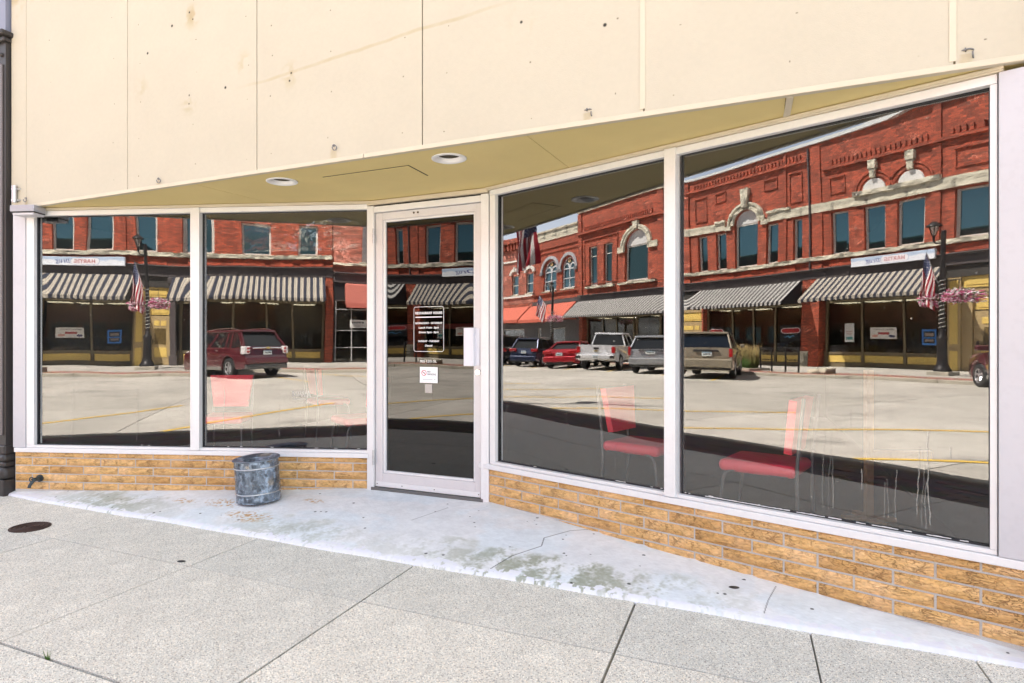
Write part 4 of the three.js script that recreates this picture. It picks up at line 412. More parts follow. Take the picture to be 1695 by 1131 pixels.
  part('iron_column', [B(-9.82, -9.55, GY, 4.48, Z - 0.04, Z + 0.3), RB(-9.88, -9.5, GY, farY(Z) + 0.45, Z - 0.1, Z + 0.3, 0.02, 2), RB(-9.88, -9.5, 4.2, 4.49, Z - 0.1, Z + 0.3, 0.03, 2)], mCornice, b); part('brick_pier', B(-24.0, -23.9, GY, 4.49, Z - 0.02, Z + 0.3), mRed, b);
  // things in the shop windows: notices
  const poster = (x0_, x1_, y0, y1, draw, w = 256, h = 256) => { const m = part('window_poster', metricless(new THREE.PlaneGeometry(x1_ - x0_, y1 - y0).rotateY(Math.PI).translate((x0_ + x1_) / 2, (y0 + y1) / 2, Z + 0.335)), M(0xffffff, 0.7, { map: canvasTex(w, h, draw) }), b); return m; };
  poster(-14.75, -13.55, 1.55, 2.05, (c, w, h) => { c.fillStyle = '#e4e2da'; c.fillRect(0, 0, w, h); c.fillStyle = '#333'; c.font = 'bold 34px sans-serif'; c.textAlign = 'center'; c.fillText('JOIN TODAY', w / 2, 56); c.fillStyle = '#b22a2e'; c.fillRect(70, 110, 110, 50); c.fillStyle = '#3a3f6b'; c.beginPath(); c.arc(46, 200, 30, 0, 7); c.fill(); c.fillStyle = '#d98'; c.beginPath(); c.arc(210, 190, 30, 0, 7); c.fill(); });
  poster(-15.95, -15.5, 1.4, 2.25, (c, w, h) => { c.fillStyle = '#dfe3df'; c.fillRect(0, 0, w, h); c.fillStyle = '#a33'; c.font = 'bold 40px sans-serif'; c.textAlign = 'center'; c.fillText('CURBSIDE', w / 2, 190, 230); c.fillText('PICKUP', w / 2, 240, 230); c.fillStyle = '#2b8f8c'; c.fillRect(40, 290, 176, 60); }, 256, 400);
  poster(-12.5, -11.95, 1.3, 1.95, (c, w, h) => { c.fillStyle = '#23262a'; c.fillRect(0, 0, w, h); c.strokeStyle = '#2f7fd0'; c.lineWidth = 30; c.strokeRect(15, 15, w - 30, h - 30); c.fillStyle = '#2f7fd0'; c.fillRect(0, h * 0.5, w, 20); c.fillStyle = '#9a8a80'; c.fillRect(50, 60, 150, 50); c.fillRect(50, 160, 150, 40); });
  for (const x of [-23.3, -18.6]) poster(x - 0.55, x + 0.55, 1.5, 2.3, (c, w, h) => { c.fillStyle = '#15181b'; c.fillRect(0, 0, w, h); c.strokeStyle = '#e6e6e6'; c.lineWidth = 10; c.fillStyle = '#b3232a'; c.beginPath(); c.roundRect(14, 50, w - 28, 80, 40); c.fill(); c.stroke(); c.strokeStyle = '#5aa0d0'; c.lineWidth = 12; c.beginPath(); c.moveTo(80, 190); c.bezierCurveTo(110, 130, 130, 240, 150, 180); c.bezierCurveTo(160, 150, 180, 220, 200, 180); c.stroke(); });
}
{ const t = thing('shop_sign', 'long white sign with red and blue lettering above the left striped awning', 'sign', [-13.46, 5.05, Z - 0.3]); part('box', RB(-1.77, 1.77, -0.21, 0.21, -0.06, 0.06, 0.01, 1), M(lin(0.55, 0.57, 0.6), 0.5), t); part('bracket', [B(-1.2, -1.1, -0.06, 0.06, 0.06, 0.24), B(1.1, 1.2, -0.06, 0.06, 0.06, 0.24)], mDark, t);
  part('sign_face', metricless(new THREE.PlaneGeometry(3.5, 0.39).rotateY(Math.PI).translate(0, 0, -0.062)), M(0xffffff, 0.5, { map: canvasTex(1400, 156, (c, w, h) => { c.fillStyle = '#e9eef4'; c.fillRect(0, 0, w, h); c.fillStyle = '#b9cbe2'; c.beginPath(); c.moveTo(0, 0); c.lineTo(w, 0); c.lineTo(w, 60); for (let i = 20; i >= 0; i--) c.lineTo(i * w / 20, 58 + 12 * Math.sin(i * 1.7)); c.fill(); c.strokeStyle = '#2a3f86'; c.lineWidth = 5; c.fillStyle = '#f4f6f8'; c.beginPath(); c.roundRect(380, 14, 470, 128, 62); c.fill(); c.stroke(); c.fillStyle = '#a81f2b'; c.font = 'bold 98px sans-serif'; c.textAlign = 'center'; c.fillText('HARTIG', 615, 112, 420); c.fillStyle = '#2a3f86'; c.font = 'italic bold 104px serif'; c.fillText('Drug', 985, 112); }) }), t); }
awning(-16.95, -11.35, 'long navy and cream striped awning beneath the white shop sign', { map: stNavy, pitch: 0.275 }); awning(-9.62, -2.36, 'navy and cream striped awning between the yellow door and the corner pier', { map: stNavy, pitch: 0.275 }); awning(-23.9, -17.72, 'black and white striped awning left of the brick pier', { map: stGrey, pitch: 0.24 });
awning(-37.3, -31.1, 'black and white striped awning behind the white pickup truck', { map: stGrey, pitch: 0.24, yt: 4.5, yb: 3.4 }); awning(-31.06, -26.0, 'black and white striped awning behind the silver wagon', { map: stGrey, pitch: 0.24, yt: 4.5, yb: 3.4 });
{ // second block, X -37.4 .. -25.62
  const x0 = -37.4, x1 = -25.62, b = thing('arched_brick_building', 'red brick building with a tall round-arched window, behind the pickup truck', 'building'); const wins = [[-36.0, -34.95, 8.7], [-34.15, -33.2, 8.7], [-31.85, -29.75, 8.1, 1], [-28.4, -27.5, 8.7], [-27.1, -26.2, 8.7]];
  part('upper_wall', wallShape(x0, x1, 4.95, 11.5, wins.map(([a, c, t, ar]) => [a, c, 5.6, t, ar]), 0.45).translate(0, 0, Z + 0.02), mRed, b); part('body', [B(x0, x1, 0, 11.4, Z + 1.6, Z + 12), B(x0, x1, 4, 4.95, Z + 0.025, Z + 1.6), B(x0, x1, 11.0, 11.4, Z + 0.48, Z + 1.6)], M(lin(0.05, 0.045, 0.04), 0.9), b);
  for (const [a, c, t, ar] of wins) { const w = windowUnit(b, a, c, 5.6, t, { sill: false, rails: ar ? [] : [0.75], f: 0.13, back: 0.2 }); if (ar) part('tympanum', ngon([...Array(19)].map((_, k) => [(a + c) / 2 + Math.cos(Math.PI * k / 18) * (c - a) / 2, t + Math.sin(Math.PI * k / 18) * (c - a) / 2]), 0.06, Z + 0.16), M(lin(0.62, 0.62, 0.6), 0.8), w); }
  roughLedge(b, -36.4, -32.8, 5.42, 5.58, 0.18, 7); roughLedge(b, -32.4, -29.0, 5.42, 5.58, 0.18, 8); part('arch_moulding', [ring(-30.8, 8.1, 1.07, 1.2, Z - 0.1, 0.14), ring(-30.8, 8.1, 1.24, 1.4, Z - 0.14, 0.18), B(-32.5, -31.9, 7.7, 8.12, Z - 0.12, Z + 0.02), B(-29.7, -28.9, 7.7, 8.12, Z - 0.12, Z + 0.02)], mStone, b); part('keystone', ngon([[-30.95, 9.2], [-30.65, 9.2], [-30.55, 9.75], [-31.05, 9.75]], 0.25, Z - 0.2), mStone, b);
  panelFrame(b, -36.6, -32.6, 5.75, 9.3); part('brick_pier', [B(x0, -36.9, 4.95, 11.4, Z - 0.08, Z + 0.022), B(-28.95, -28.6, 4.95, 11.4, Z - 0.08, Z + 0.022)], mRed, b); part('string_course', B(x0, x1, 9.8, 9.98, Z - 0.2, Z + 0.022), mRed, b); dentils(b, -36.7, -29.2, 10.05, 10.35, mRed); part('coping', B(x0, x1, 11.5, 11.62, Z - 0.1, Z + 0.5), mStone, b);
  corniceBand(b, x0, x1, 4.52, 4.98, [-36, -33, -30, -28]); shopFront(b, -36.95, -31.2, [[-36.8, -34.7], [-34.7, -33.1, 1], [-33.1, -31.3]], { panel: mOlive }); shopFront(b, -31.1, -25.7, [[-31, -29.2], [-29.2, -27.7, 1], [-27.7, -25.8]], { panel: mOlive }); shopInside(b, -36.8, -31.3, 2); shopInside(b, -31, -25.8, 2); part('brick_pier', B(x0, -36.96, -0.02, 4.52, Z - 0.06, Z + 0.4), mRed, b);
}
{ // third building with paired arches
  const x0 = -43.8, x1 = -37.42, b = thing('twin_arch_building', 'brick building with two white-trimmed arched windows and cream parapet', 'building'), wn = [[-42.5, -40.7, 7.4, 1], [-39.9, -38.1, 7.4, 1]], mW = M(lin(0.62, 0.63, 0.64), 0.6), mG = M(lin(0.11, 0.115, 0.12), 0.8);
  part('upper_wall', wallShape(x0, x1, 4.9, 10.1, wn.map(([a, c, t, ar]) => [a, c, 5.7, t, ar]), 0.45).translate(0, 0, Z + 0.05), mRed, b); part('body', [B(x0, x1, 0, 10, Z + 1.2, Z + 12), B(x0, x1, 3.2, 4.88, Z + 0.06, Z + 1.2), B(x0, x1, 9.6, 10, Z + 0.5, Z + 1.2)], mDark, b); part('parapet', [B(x0, x1, 10.1, 10.82, Z, Z + 0.5), B(x0, x1, 10.82, 10.95, Z - 0.1, Z + 0.55)], mStone, b);
  for (const [a, c, t] of wn) { const w = windowUnit(b, a, c, 5.7, t, { rails: [0.5], muntins: [0.5], mat: mW, f: 0.12, sillMat: mStone, back: 0.18 }), m = (a + c) / 2, r = (c - a) / 2; part('tracery', [ring(m - r / 2, t, r / 2 - 0.12, r / 2, Z + 0.18, 0.06), ring(m + r / 2, t, r / 2 - 0.12, r / 2, Z + 0.18, 0.06), ring(m, t, r - 0.1, r, Z + 0.17, 0.06)], mW, w); part('fanlight', ngon([...Array(19)].map((_, k) => [m + Math.cos(Math.PI * k / 18) * r, t + Math.sin(Math.PI * k / 18) * r]), 0.02, Z + 0.24), mUpGlass, w); part('roundel', [ring(m, t + r * 0.68, 0.08, 0.17, Z + 0.15, 0.06, 0, Math.PI * 2 - 0.001)], M(lin(0.6, 0.42, 0.2), 0.7), w); part('arch_moulding', [ring(m, t, r + 0.16, r + 0.3, Z - 0.06, 0.1), ring(m, t, r + 0.3, r + 0.42, Z - 0.02, 0.08)], M(lin(0.4, 0.4, 0.42), 0.8), b); part('capital', [B(a - 0.42, a - 0.02, t - 0.25, t, Z - 0.08, Z + 0.06), B(c + 0.02, c + 0.42, t - 0.25, t, Z - 0.08, Z + 0.06)], M(lin(0.16, 0.16, 0.17), 0.8), b); }
  part('string_course', [B(x0, x1, 9.4, 9.5, Z - 0.04, Z + 0.06), B(x0, x1, 9.0, 9.06, Z - 0.02, Z + 0.06), B(x0, x1, 5.45, 5.56, Z - 0.1, Z + 0.06)], mRed, b); part('shop_cornice', B(x0, x1, 4.6, 4.9, Z - 0.1, Z + 0.06), mCornice, b);
  part('siding', wallShape(x0, x1, 0, 3.2, [[-43.2, -42.7, 0.5, 2.7], [-41.2, -39.4, 0.9, 2.65]], 0.2).translate(0, 0, Z + 0.1), mG, b); for (const [a, c, e, f] of [[-43.2, -42.7, 0.5, 2.7], [-41.2, -39.4, 0.9, 2.65]]) windowUnit(b, a, c, e, f, { mat: M(lin(0.5, 0.48, 0.4), 0.6), f: 0.1, sill: false, glass: mStoreGlass, back: 0.14 });
}
awning(-43.75, -37.5, 'plain terracotta red awning on the twin arch building', { col: lin(0.5, 0.115, 0.07), yt: 4.55, yb: 3.35, scallop: false, val: 0.25, dark: true }); awning(-56, -43.9, 'plain terracotta red awning furthest along the street', { col: lin(0.5, 0.115, 0.07), yt: 4.6, yb: 3.4, scallop: false, val: 0.25, dark: true });
{ const x0 = -58, x1 = -43.82, b = thing('bracketed_brick_building', 'rose brick building with white window hoods and a bracketed cornice, furthest left', 'building'), wn = [-57, -54.2, -51.3, -49.7, -46.9, -44.5].map((x) => [x - 0.55, x + 0.55, 7.6]);
  part('upper_wall', wallShape(x0, x1, 4.9, 10.2, wn.map(([a, c, t]) => [a, c, 5.8, t, 0]), 0.45).translate(0, 0, Z + 0.03), mRose, b); part('body', [B(x0, x1, 0, 10.9, Z + 1.2, Z + 12), B(x0, x1, 3.2, 4.88, Z + 0.04, Z + 1.2), B(x0, x1, 10.2, 10.9, Z + 0.03, Z + 1.2)], mRed, b); const mW = M(lin(0.68, 0.66, 0.6), 0.8);
  for (const [a, c, t] of wn) { windowUnit(b, a, c, 5.8, t, { rails: [0.5], mat: mW, back: 0.15 }); part('window_hood', [ring((a + c) / 2, t - 0.15, 0.6, 0.85, Z - 0.1, 0.14, 0.35, Math.PI - 0.35), B((a + c) / 2 - 0.12, (a + c) / 2 + 0.12, t + 0.4, t + 0.85, Z - 0.14, Z + 0.04)], mW, b); } part('string_course', [B(x0, x1, 5.5, 5.68, Z - 0.1, Z + 0.04), B(x0, x1, 8.9, 9.05, Z - 0.06, Z + 0.04)], mW, b);
  const g = [B(x0, x1, 10.55, 10.95, Z - 0.4, Z + 0.03)]; for (let x = x0 + 0.1; x < x1 - 0.2; x += 0.45) g.push(B(x, x + 0.2, 9.95, 10.55, Z - 0.3, Z + 0.03)); part('bracketed_cornice', g, mRed, b); part('siding', wallShape(x0, x1, 0, 3.2, [[-49, -45.5, 0.9, 2.7], [-55, -51, 0.9, 2.7]], 0.2).translate(0, 0, Z + 0.1), M(lin(0.11, 0.115, 0.12), 0.8), b); for (const [a, c] of [[-49, -45.5], [-55, -51]]) windowUnit(b, a, c, 0.9, 2.7, { sill: false, glass: mStoreGlass, back: 0.14 });
}
{ // right-hand building with the black shopfront
  const x0 = -1.94, x1 = 8, b = thing('black_front_building', 'rose brick building with a black shopfront right of the corner pier', 'building'), wn = [[-0.6, 0.75, 7.6], [2.2, 3.5, 7.6], [4.8, 6.1, 7.6]], mB = M(lin(0.02, 0.02, 0.022), 0.45);
  part('upper_wall', wallShape(x0, x1, 4.75, 10.6, wn.map(([a, c, t]) => [a, c, 5.35, t]), 0.45).translate(0, 0, Z + 0.04), mRose, b); part('body', [B(x0, x1, 0, 10.5, Z + 1.2, Z + 12), B(x0, x1, 3.4, 4.7, Z + 0.06, Z + 1.2), B(x0, x1, 10, 10.5, Z + 0.5, Z + 1.2)], mB, b); for (const [a, c, t] of wn) windowUnit(b, a, c, 5.35, t, { rails: [0.5], mat: M(lin(0.62, 0.62, 0.6), 0.6), back: 0.16 }); roughLedge(b, x0, x1, 5.15, 5.26, 0.12, 11); part('coping', B(x0, x1, 10.6, 10.75, Z - 0.06, Z + 0.5), mStone, b); corniceBand(b, x0, x1, 4.3, 4.78, [0.2, 2]);
  const ml = []; for (const x of [-1.85, -1.1, -0.2, 0.7, 1.6]) ml.push(B(x - 0.02, x + 0.02, 0, 3.5, Z + 0.04, Z + 0.12)); for (const y of [1.0, 1.9, 3.0, 3.45]) ml.push(B(-1.9, 1.6, y - 0.018, y + 0.018, Z + 0.045, Z + 0.11)); part('shop_window', ml, M(lin(0.45, 0.45, 0.45), 0.5), b); part('pane', B(-1.9, 1.6, 0.3, 3.45, Z + 0.09, Z + 0.105), mStoreGlass, b); part('black_front', [B(x0, -1.9, 0, 4.3, Z - 0.02, Z + 0.3), B(-1.9, x1, 0, 0.3, Z, Z + 0.3), B(1.6, x1, 0, 4.3, Z, Z + 0.3), B(-1.9, 1.6, 3.46, 4.3, Z + 0.02, Z + 0.3)], mB, b);
  part('notice', metricless(new THREE.PlaneGeometry(0.85, 0.42).rotateY(Math.PI).translate(-0.75, 2.25, Z + 0.03)), M(0xffffff, 0.6, { map: canvasTex(340, 168, (c, w, h) => { c.fillStyle = '#cfd0cd'; c.fillRect(0, 0, w, h); c.fillStyle = '#444'; for (let i = 0; i < 7; i++) c.fillRect(30 + i * 40, 34, 30, 44); c.fillStyle = '#777'; c.fillRect(40, 100, 260, 14); c.fillRect(60, 128, 220, 12); }) }), b);
}
{ const t = thing('projecting_awning', 'faded coral box awning on the black shopfront', 'awning', [0.35, 3.2, Z]); part('box', [RB(-1.75, 1.6, 0.0, 1.0, -0.9, -0.02, 0.08, 3)], M(lin(0.55, 0.17, 0.13), 0.8), t); part('valance', B(-1.74, 1.59, -0.16, 0.08, -0.915, -0.9), M(lin(0.45, 0.12, 0.09), 0.8), t); }

// ---------------------------------------------------------------- street furniture
const mPost = M(lin(0.022, 0.02, 0.02), 0.4, { metalness: 0.3 });
const flagMap = canvasTex(380, 200, (c, w, h) => { for (let i = 0; i < 13; i++) { c.fillStyle = i % 2 ? '#e8e4e0' : '#a3182c'; c.fillRect(0, i * h / 13, w, h / 13 + 1); } c.fillStyle = '#23305f'; c.fillRect(0, 0, w * 0.4, h * 7 / 13); c.fillStyle = '#eee'; for (let j = 0; j < 9; j++) for (let i = 0; i < (j % 2 ? 5 : 6); i++) { c.beginPath(); c.arc((i + (j % 2 ? 1 : 0.5)) * w * 0.4 / 6, (j + 0.7) * h * 7 / 13 / 9.4, 3.6, 0, 7); c.fill(); } });
function flag(name, label, pos, turn, staffFrom, staffTo, hang, w, h) { // a flag drooping from a slanted staff
  const t = thing(name, label, 'flag', pos, turn, 'flags on staffs along the street'); part('staff', bar(staffFrom, staffTo, 0.025, 0.025), M(lin(0.3, 0.3, 0.3), 0.4, { metalness: 0.6 }), t);
  const g = new THREE.PlaneGeometry(1, 1, 18, 18), p = g.attributes.position, a = V(...staffTo), b = V(...staffFrom); for (let i = 0; i < p.count; i++) { const u = p.getX(i) + 0.5, v = p.getY(i) + 0.5, on = a.clone().lerp(b, (1 - v) * h / a.distanceTo(b)); const d = u * w; p.setXYZ(i, on.x - hang * d + 0.16 * u * Math.sin(v * 5 + 1 + u) + 0.05 * Math.sin(u * 7 + v * 3) * u, on.y - d * 0.93, on.z + 0.1 * u * Math.sin(v * 11 + u * 2.5)); } g.computeVertexNormals(); part('cloth', g, MP(0xffffff, 0.85, { map: flagMap, side: THREE.DoubleSide }), t); return t; }
const petal = new THREE.OctahedronGeometry(1, 0);
function basketGeo(n, rx, ry) { const g = []; const cols = [[0.7, 0.07, 0.26], [0.8, 0.3, 0.52], [0.85, 0.78, 0.8], [0.5, 0.04, 0.16], [0.85, 0.8, 0.8], [0.06, 0.13, 0.03]]; for (let i = 0; i < n; i++) { const a = rr(0, 6.283), e = Math.acos(rr(-0.75, 1)), r = rr(0.6, 1.12) * (0.85 + 0.3 * hash(Math.floor(a * 3), Math.floor(e * 4), 5)), s = rr(0.02, 0.04), q = petal.clone().scale(s, s * 0.5, s).rotateX(rr(-1, 1)).rotateZ(rr(-1, 1)).translate(rx * r * Math.sin(e) * Math.cos(a), ry * r * Math.cos(e) - (Math.cos(e) < 0 ? 0.05 : 0), rx * r * Math.sin(e) * Math.sin(a)); const c = cols[Math.floor(Math.pow(rnd(), 0.9) * 6)], col = new Float32Array(q.attributes.position.count * 3); for (let k = 0; k < col.length; k += 3) { col[k] = c[0]; col[k + 1] = c[1]; col[k + 2] = c[2]; } q.setAttribute('color', new THREE.BufferAttribute(col, 3)); q.deleteAttribute('uv'); g.push(clean(q)); } return mergeGeometries(g); }
const mFlower = M(0xffffff, 0.8, { vertexColors: true });
function lampPost(x, z, y, turn, label) {
  const t = thing('lamp_post', label, 'lamp post', [x, y, z], turn, 'black lamp posts along the far kerb');
  part('plinth', RB(-0.36, 0.36, -0.05, 0.13, -0.36, 0.36, 0.02, 2), mKerb, t); part('base', lathe([[0.27, 0.13], [0.27, 0.2], [0.22, 0.28], [0.17, 0.4], [0.155, 0.55], [0.15, 1.25], [0.17, 1.3], [0.17, 1.36], [0.11, 1.45], [0.085, 1.6]], 28), mPost, t); part('pole', [CYL(0.072, 0.085, 3.75, 20).translate(0, 3.4, 0), RB(-0.06, 0.06, 5.1, 5.3, -0.06, 0.06, 0.02, 2)], mPost, t);
  const spi = []; for (let k = 0; k <= 150; k++) { const a = k * 0.52; spi.push([0.092 * Math.cos(a), 1.62 + k * 0.0125, 0.092 * Math.sin(a)]); } part('string_lights', tube(spi, 0.011, 420, 5), M(lin(0.6, 0.6, 0.55), 0.5), t);
  part('arm', tube([[0, 4.85, 0], [-0.12, 4.83, 0], [-0.24, 4.86, 0], [-0.3, 4.95, 0]], 0.03, 14, 8), mPost, t); part('socket', [CYL(0.05, 0.03, 0.22, 14).translate(-0.3, 5.05, 0)], mPost, t); part('lantern_cage', [0, 1, 2, 3, 4, 5].map((k) => { const a = k * Math.PI / 3; return bar([-0.3 + 0.06 * Math.cos(a), 5.15, 0.06 * Math.sin(a)], [-0.3 + 0.16 * Math.cos(a), 5.5, 0.16 * Math.sin(a)], 0.016, 0.016); }), mPost, t); part('globe', lathe([[0.05, 0], [0.1, 0.15], [0.13, 0.32]], 18).translate(-0.3, 5.17, 0), MP(lin(0.8, 0.8, 0.75), 0.3, { transmission: 0.6, thickness: 0 }), t); part('cap', lathe([[0.0, 0.2], [0.06, 0.19], [0.17, 0.1], [0.25, 0.02], [0.25, 0]], 26).translate(-0.3, 5.5, 0), mPost, t);
  part('basket_arm', [bar([-0.55, 3.4, 0], [0.55, 3.4, 0], 0.03, 0.03)], mPost, t); return t;
}
function basket(x, y, z, label, rx = 0.36) { const t = thing('flower_basket', label, 'flower basket', [x, y, z], 0, 'hanging flower baskets'); part('pot', lathe([[0.02, -0.25], [0.16, -0.2], [0.22, -0.02]], 16), M(lin(0.06, 0.09, 0.04), 0.9), t); part('flowers', basketGeo(1300, rx, 0.25), mFlower, t); part('hanger', [bar([0, 0.2, 0], [0, 0.62, 0], 0.014, 0.014)], mPost, t); }
const LX = -10.08, LZ = 22.8, LY = farY(LZ) + 0.01;
lampPost(LX, LZ, LY, 0, 'black lamp post with a conical cap beside the yellow door'); basket(LX + 0.48, LY + 2.8, LZ, 'pink and white flower basket right of the lamp post by the yellow door', 0.42); basket(LX - 0.42, LY + 2.72, LZ, 'dark pink flower basket left of the lamp post by the yellow door', 0.3);
flag('street_flag', 'drooping striped flag on the lamp post by the yellow door', [LX, LY, LZ], 0, [-0.05, 3.3, -0.15], [-0.4, 4.5, -0.25], 0.12, 1.45, 0.9);
lampPost(-36.3, LZ, LY, 0, 'black lamp post among the parked cars near the terracotta awnings'); basket(-36.0, LY + 2.95, LZ, 'purple flower basket on the lamp post near the terracotta awnings', 0.55); flag('street_flag', 'striped flag spread from the lamp post near the terracotta awnings', [-36.3, LY, LZ], 0, [-0.05, 3.5, -0.1], [-1.2, 4.75, -0.3], 0.35, 1.35, 1.1);
{ // near-side post with its flag, to the left of the camera behind it
  const x = -11.3; lampPost(x, 2.95, 0.0, 0, 'black lamp post on the near pavement, left of the storefront'); flag('street_flag', 'large striped flag hanging from the near lamp post', [x + 0.22, 0, 3.38], 0, [-0.15, 3.3, -0.38], [1.3, 4.35, 1.15], 0.05, 1.3, 0.55);
}
{ // planter with ornamental grass, bike racks, loose stone
  const gy = farY(21.6), p = thing('planter_bed', 'low kerbed planting bed at the edge of the far pavement', 'planter', [-17.6, gy, 21.4]); part('border', [RB(-1.2, 1.0, -0.05, 0.1, -0.75, -0.65, 0.02, 1), RB(-1.2, 1.0, -0.05, 0.1, 0.65, 0.75, 0.02, 1), RB(-1.2, -1.1, -0.05, 0.1, -0.65, 0.65, 0.02, 1), RB(0.9, 1.0, -0.05, 0.1, -0.65, 0.65, 0.02, 1)], mKerb, p); part('soil', B(-1.1, 0.9, -0.02, 0.05, -0.65, 0.65), M(lin(0.05, 0.03, 0.02), 0.95), p);
  const tuft = (n, h, tip, base, spread) => { const pos = [], col = [], idx = []; for (let i = 0; i < n; i++) { const a = rr(0, 6.28), r = spread * Math.sqrt(rnd()), lx = Math.cos(a) * r, lz = Math.sin(a) * r, hh = h * rr(0.6, 1.05), bx = Math.cos(a) * rr(0.05, 0.3), bz = Math.sin(a) * rr(0.05, 0.3), w = rr(0.006, 0.014), k = pos.length / 3; pos.push(lx - w, 0, lz, lx + w, 0, lz, lx + bx * 0.4 - w, hh * 0.6, lz + bz * 0.4, lx + bx * 0.4 + w, hh * 0.6, lz + bz * 0.4, lx + bx, hh, lz + bz); for (const q of [base, base, base.map((v, j) => (v + tip[j]) / 2), base.map((v, j) => (v + tip[j]) / 2), tip]) col.push(...q); idx.push(k, k + 1, k + 2, k + 1, k + 3, k + 2, k + 2, k + 3, k + 4); } const g = new THREE.BufferGeometry(); g.setAttribute('position', new THREE.Float32BufferAttribute(pos, 3)); g.setAttribute('color', new THREE.Float32BufferAttribute(col, 3)); g.setIndex(idx); g.computeVertexNormals(); return g; };
  const mG = M(0xffffff, 0.9, { vertexColors: true, side: THREE.DoubleSide }); [[-0.75, 0], [-0.1, -0.15], [0.45, 0.1]].forEach(([x, z], i) => solo('ornamental_grass', tuft(420, 1.1, [0.5, 0.36, 0.16], [0.08, 0.15, 0.03], 0.3), mG, ['clump of feathery tan grass at the left end of the planting bed', 'clump of feathery tan grass in the middle of the planting bed', 'clump of feathery tan grass at the right end of the planting bed'][i], 'grass', [-17.6 + x, gy + 0.05, 21.4 + z], 0, 'grass clumps in the planting bed')); solo('low_shrub', tuft(300, 0.5, [0.1, 0.2, 0.04], [0.05, 0.1, 0.02], 0.4), mG, 'low leafy green shrub in front of the tan grass', 'shrub', [-17.4, gy + 0.05, 20.95]);
  [[-16.35, 'black metal bike rack nearest the planting bed'], [-15.1, 'black metal bike rack nearest the brick pier']].forEach(([x, l]) => { const t = thing('bike_rack', l, 'bike rack', [x, gy, 21.5], 0.15, 'black bike racks'); part('frame', [bar([-0.33, -0.05, 0], [-0.33, 1.02, 0], 0.05, 0.05), bar([0.33, -0.05, 0], [0.33, 1.02, 0], 0.05, 0.05), bar([-0.355, 1.0, 0], [0.355, 1.0, 0], 0.05, 0.05), bar([-0.33, 0.5, 0], [0.33, 0.5, 0], 0.035, 0.035)], mBlack, t); });
  solo('stone_block', [RB(-0.55, 0.55, -0.03, 0.2, -0.22, 0.22, 0.06, 2).rotateZ(0.06)], mStone, 'weathered flat stone lying by the far kerb near the lamp post', 'stone', [-13.6, farY(21.1), 21.1], 0.4);
}

// ---------------------------------------------------------------- vehicles
const mTyre = M(lin(0.018, 0.018, 0.019), 0.85), mRim = M(lin(0.5, 0.5, 0.52), 0.3, { metalness: 0.8 }), mCarGlass = MP(lin(0.012, 0.014, 0.016), 0.03, { ior: 1.7 }), mTail = MP(lin(0.45, 0.015, 0.02), 0.2, { clearcoat: 0.8 }), mTailClear = MP(lin(0.7, 0.68, 0.68), 0.2, { clearcoat: 0.8 }), mPlastic = M(lin(0.03, 0.03, 0.032), 0.7);
const plateT = canvasTex(128, 64, (c, w, h) => { c.fillStyle = '#dfe6e4'; c.fillRect(0, 0, w, h); c.fillStyle = '#8fb0c8'; c.fillRect(0, 0, w, 14); c.fillStyle = '#33424f'; for (let i = 0; i < 6; i++) c.fillRect(14 + i * 17, 24, 11, 26); });
function wheel(t, x, y, z, r, side) { const w = part('wheel', lathe([[r * 0.62, -0.1], [r * 0.9, -0.11], [r * 0.985, -0.09], [r, -0.05], [r, 0.05], [r * 0.985, 0.09], [r * 0.9, 0.11], [r * 0.62, 0.1]], 30).rotateX(Math.PI / 2), mTyre, t); w.position.set(x, y, z); const sp = []; for (let k = 0; k < 5; k++) sp.push(bar([0, 0, side * 0.06], [Math.cos(k * 1.2566 + 0.3) * r * 0.6, Math.sin(k * 1.2566 + 0.3) * r * 0.6, side * 0.085], r * 0.17, 0.03)); part('rim', [...sp, metricless(new THREE.TorusGeometry(r * 0.61, r * 0.05, 8, 30)).translate(0, 0, side * 0.085), CYL(r * 0.14, r * 0.14, 0.05, 14).rotateX(Math.PI / 2).translate(0, 0, side * 0.07), CYL(r * 0.6, r * 0.6, 0.02, 24).rotateX(Math.PI / 2).translate(0, 0, 0)], mRim, w); }
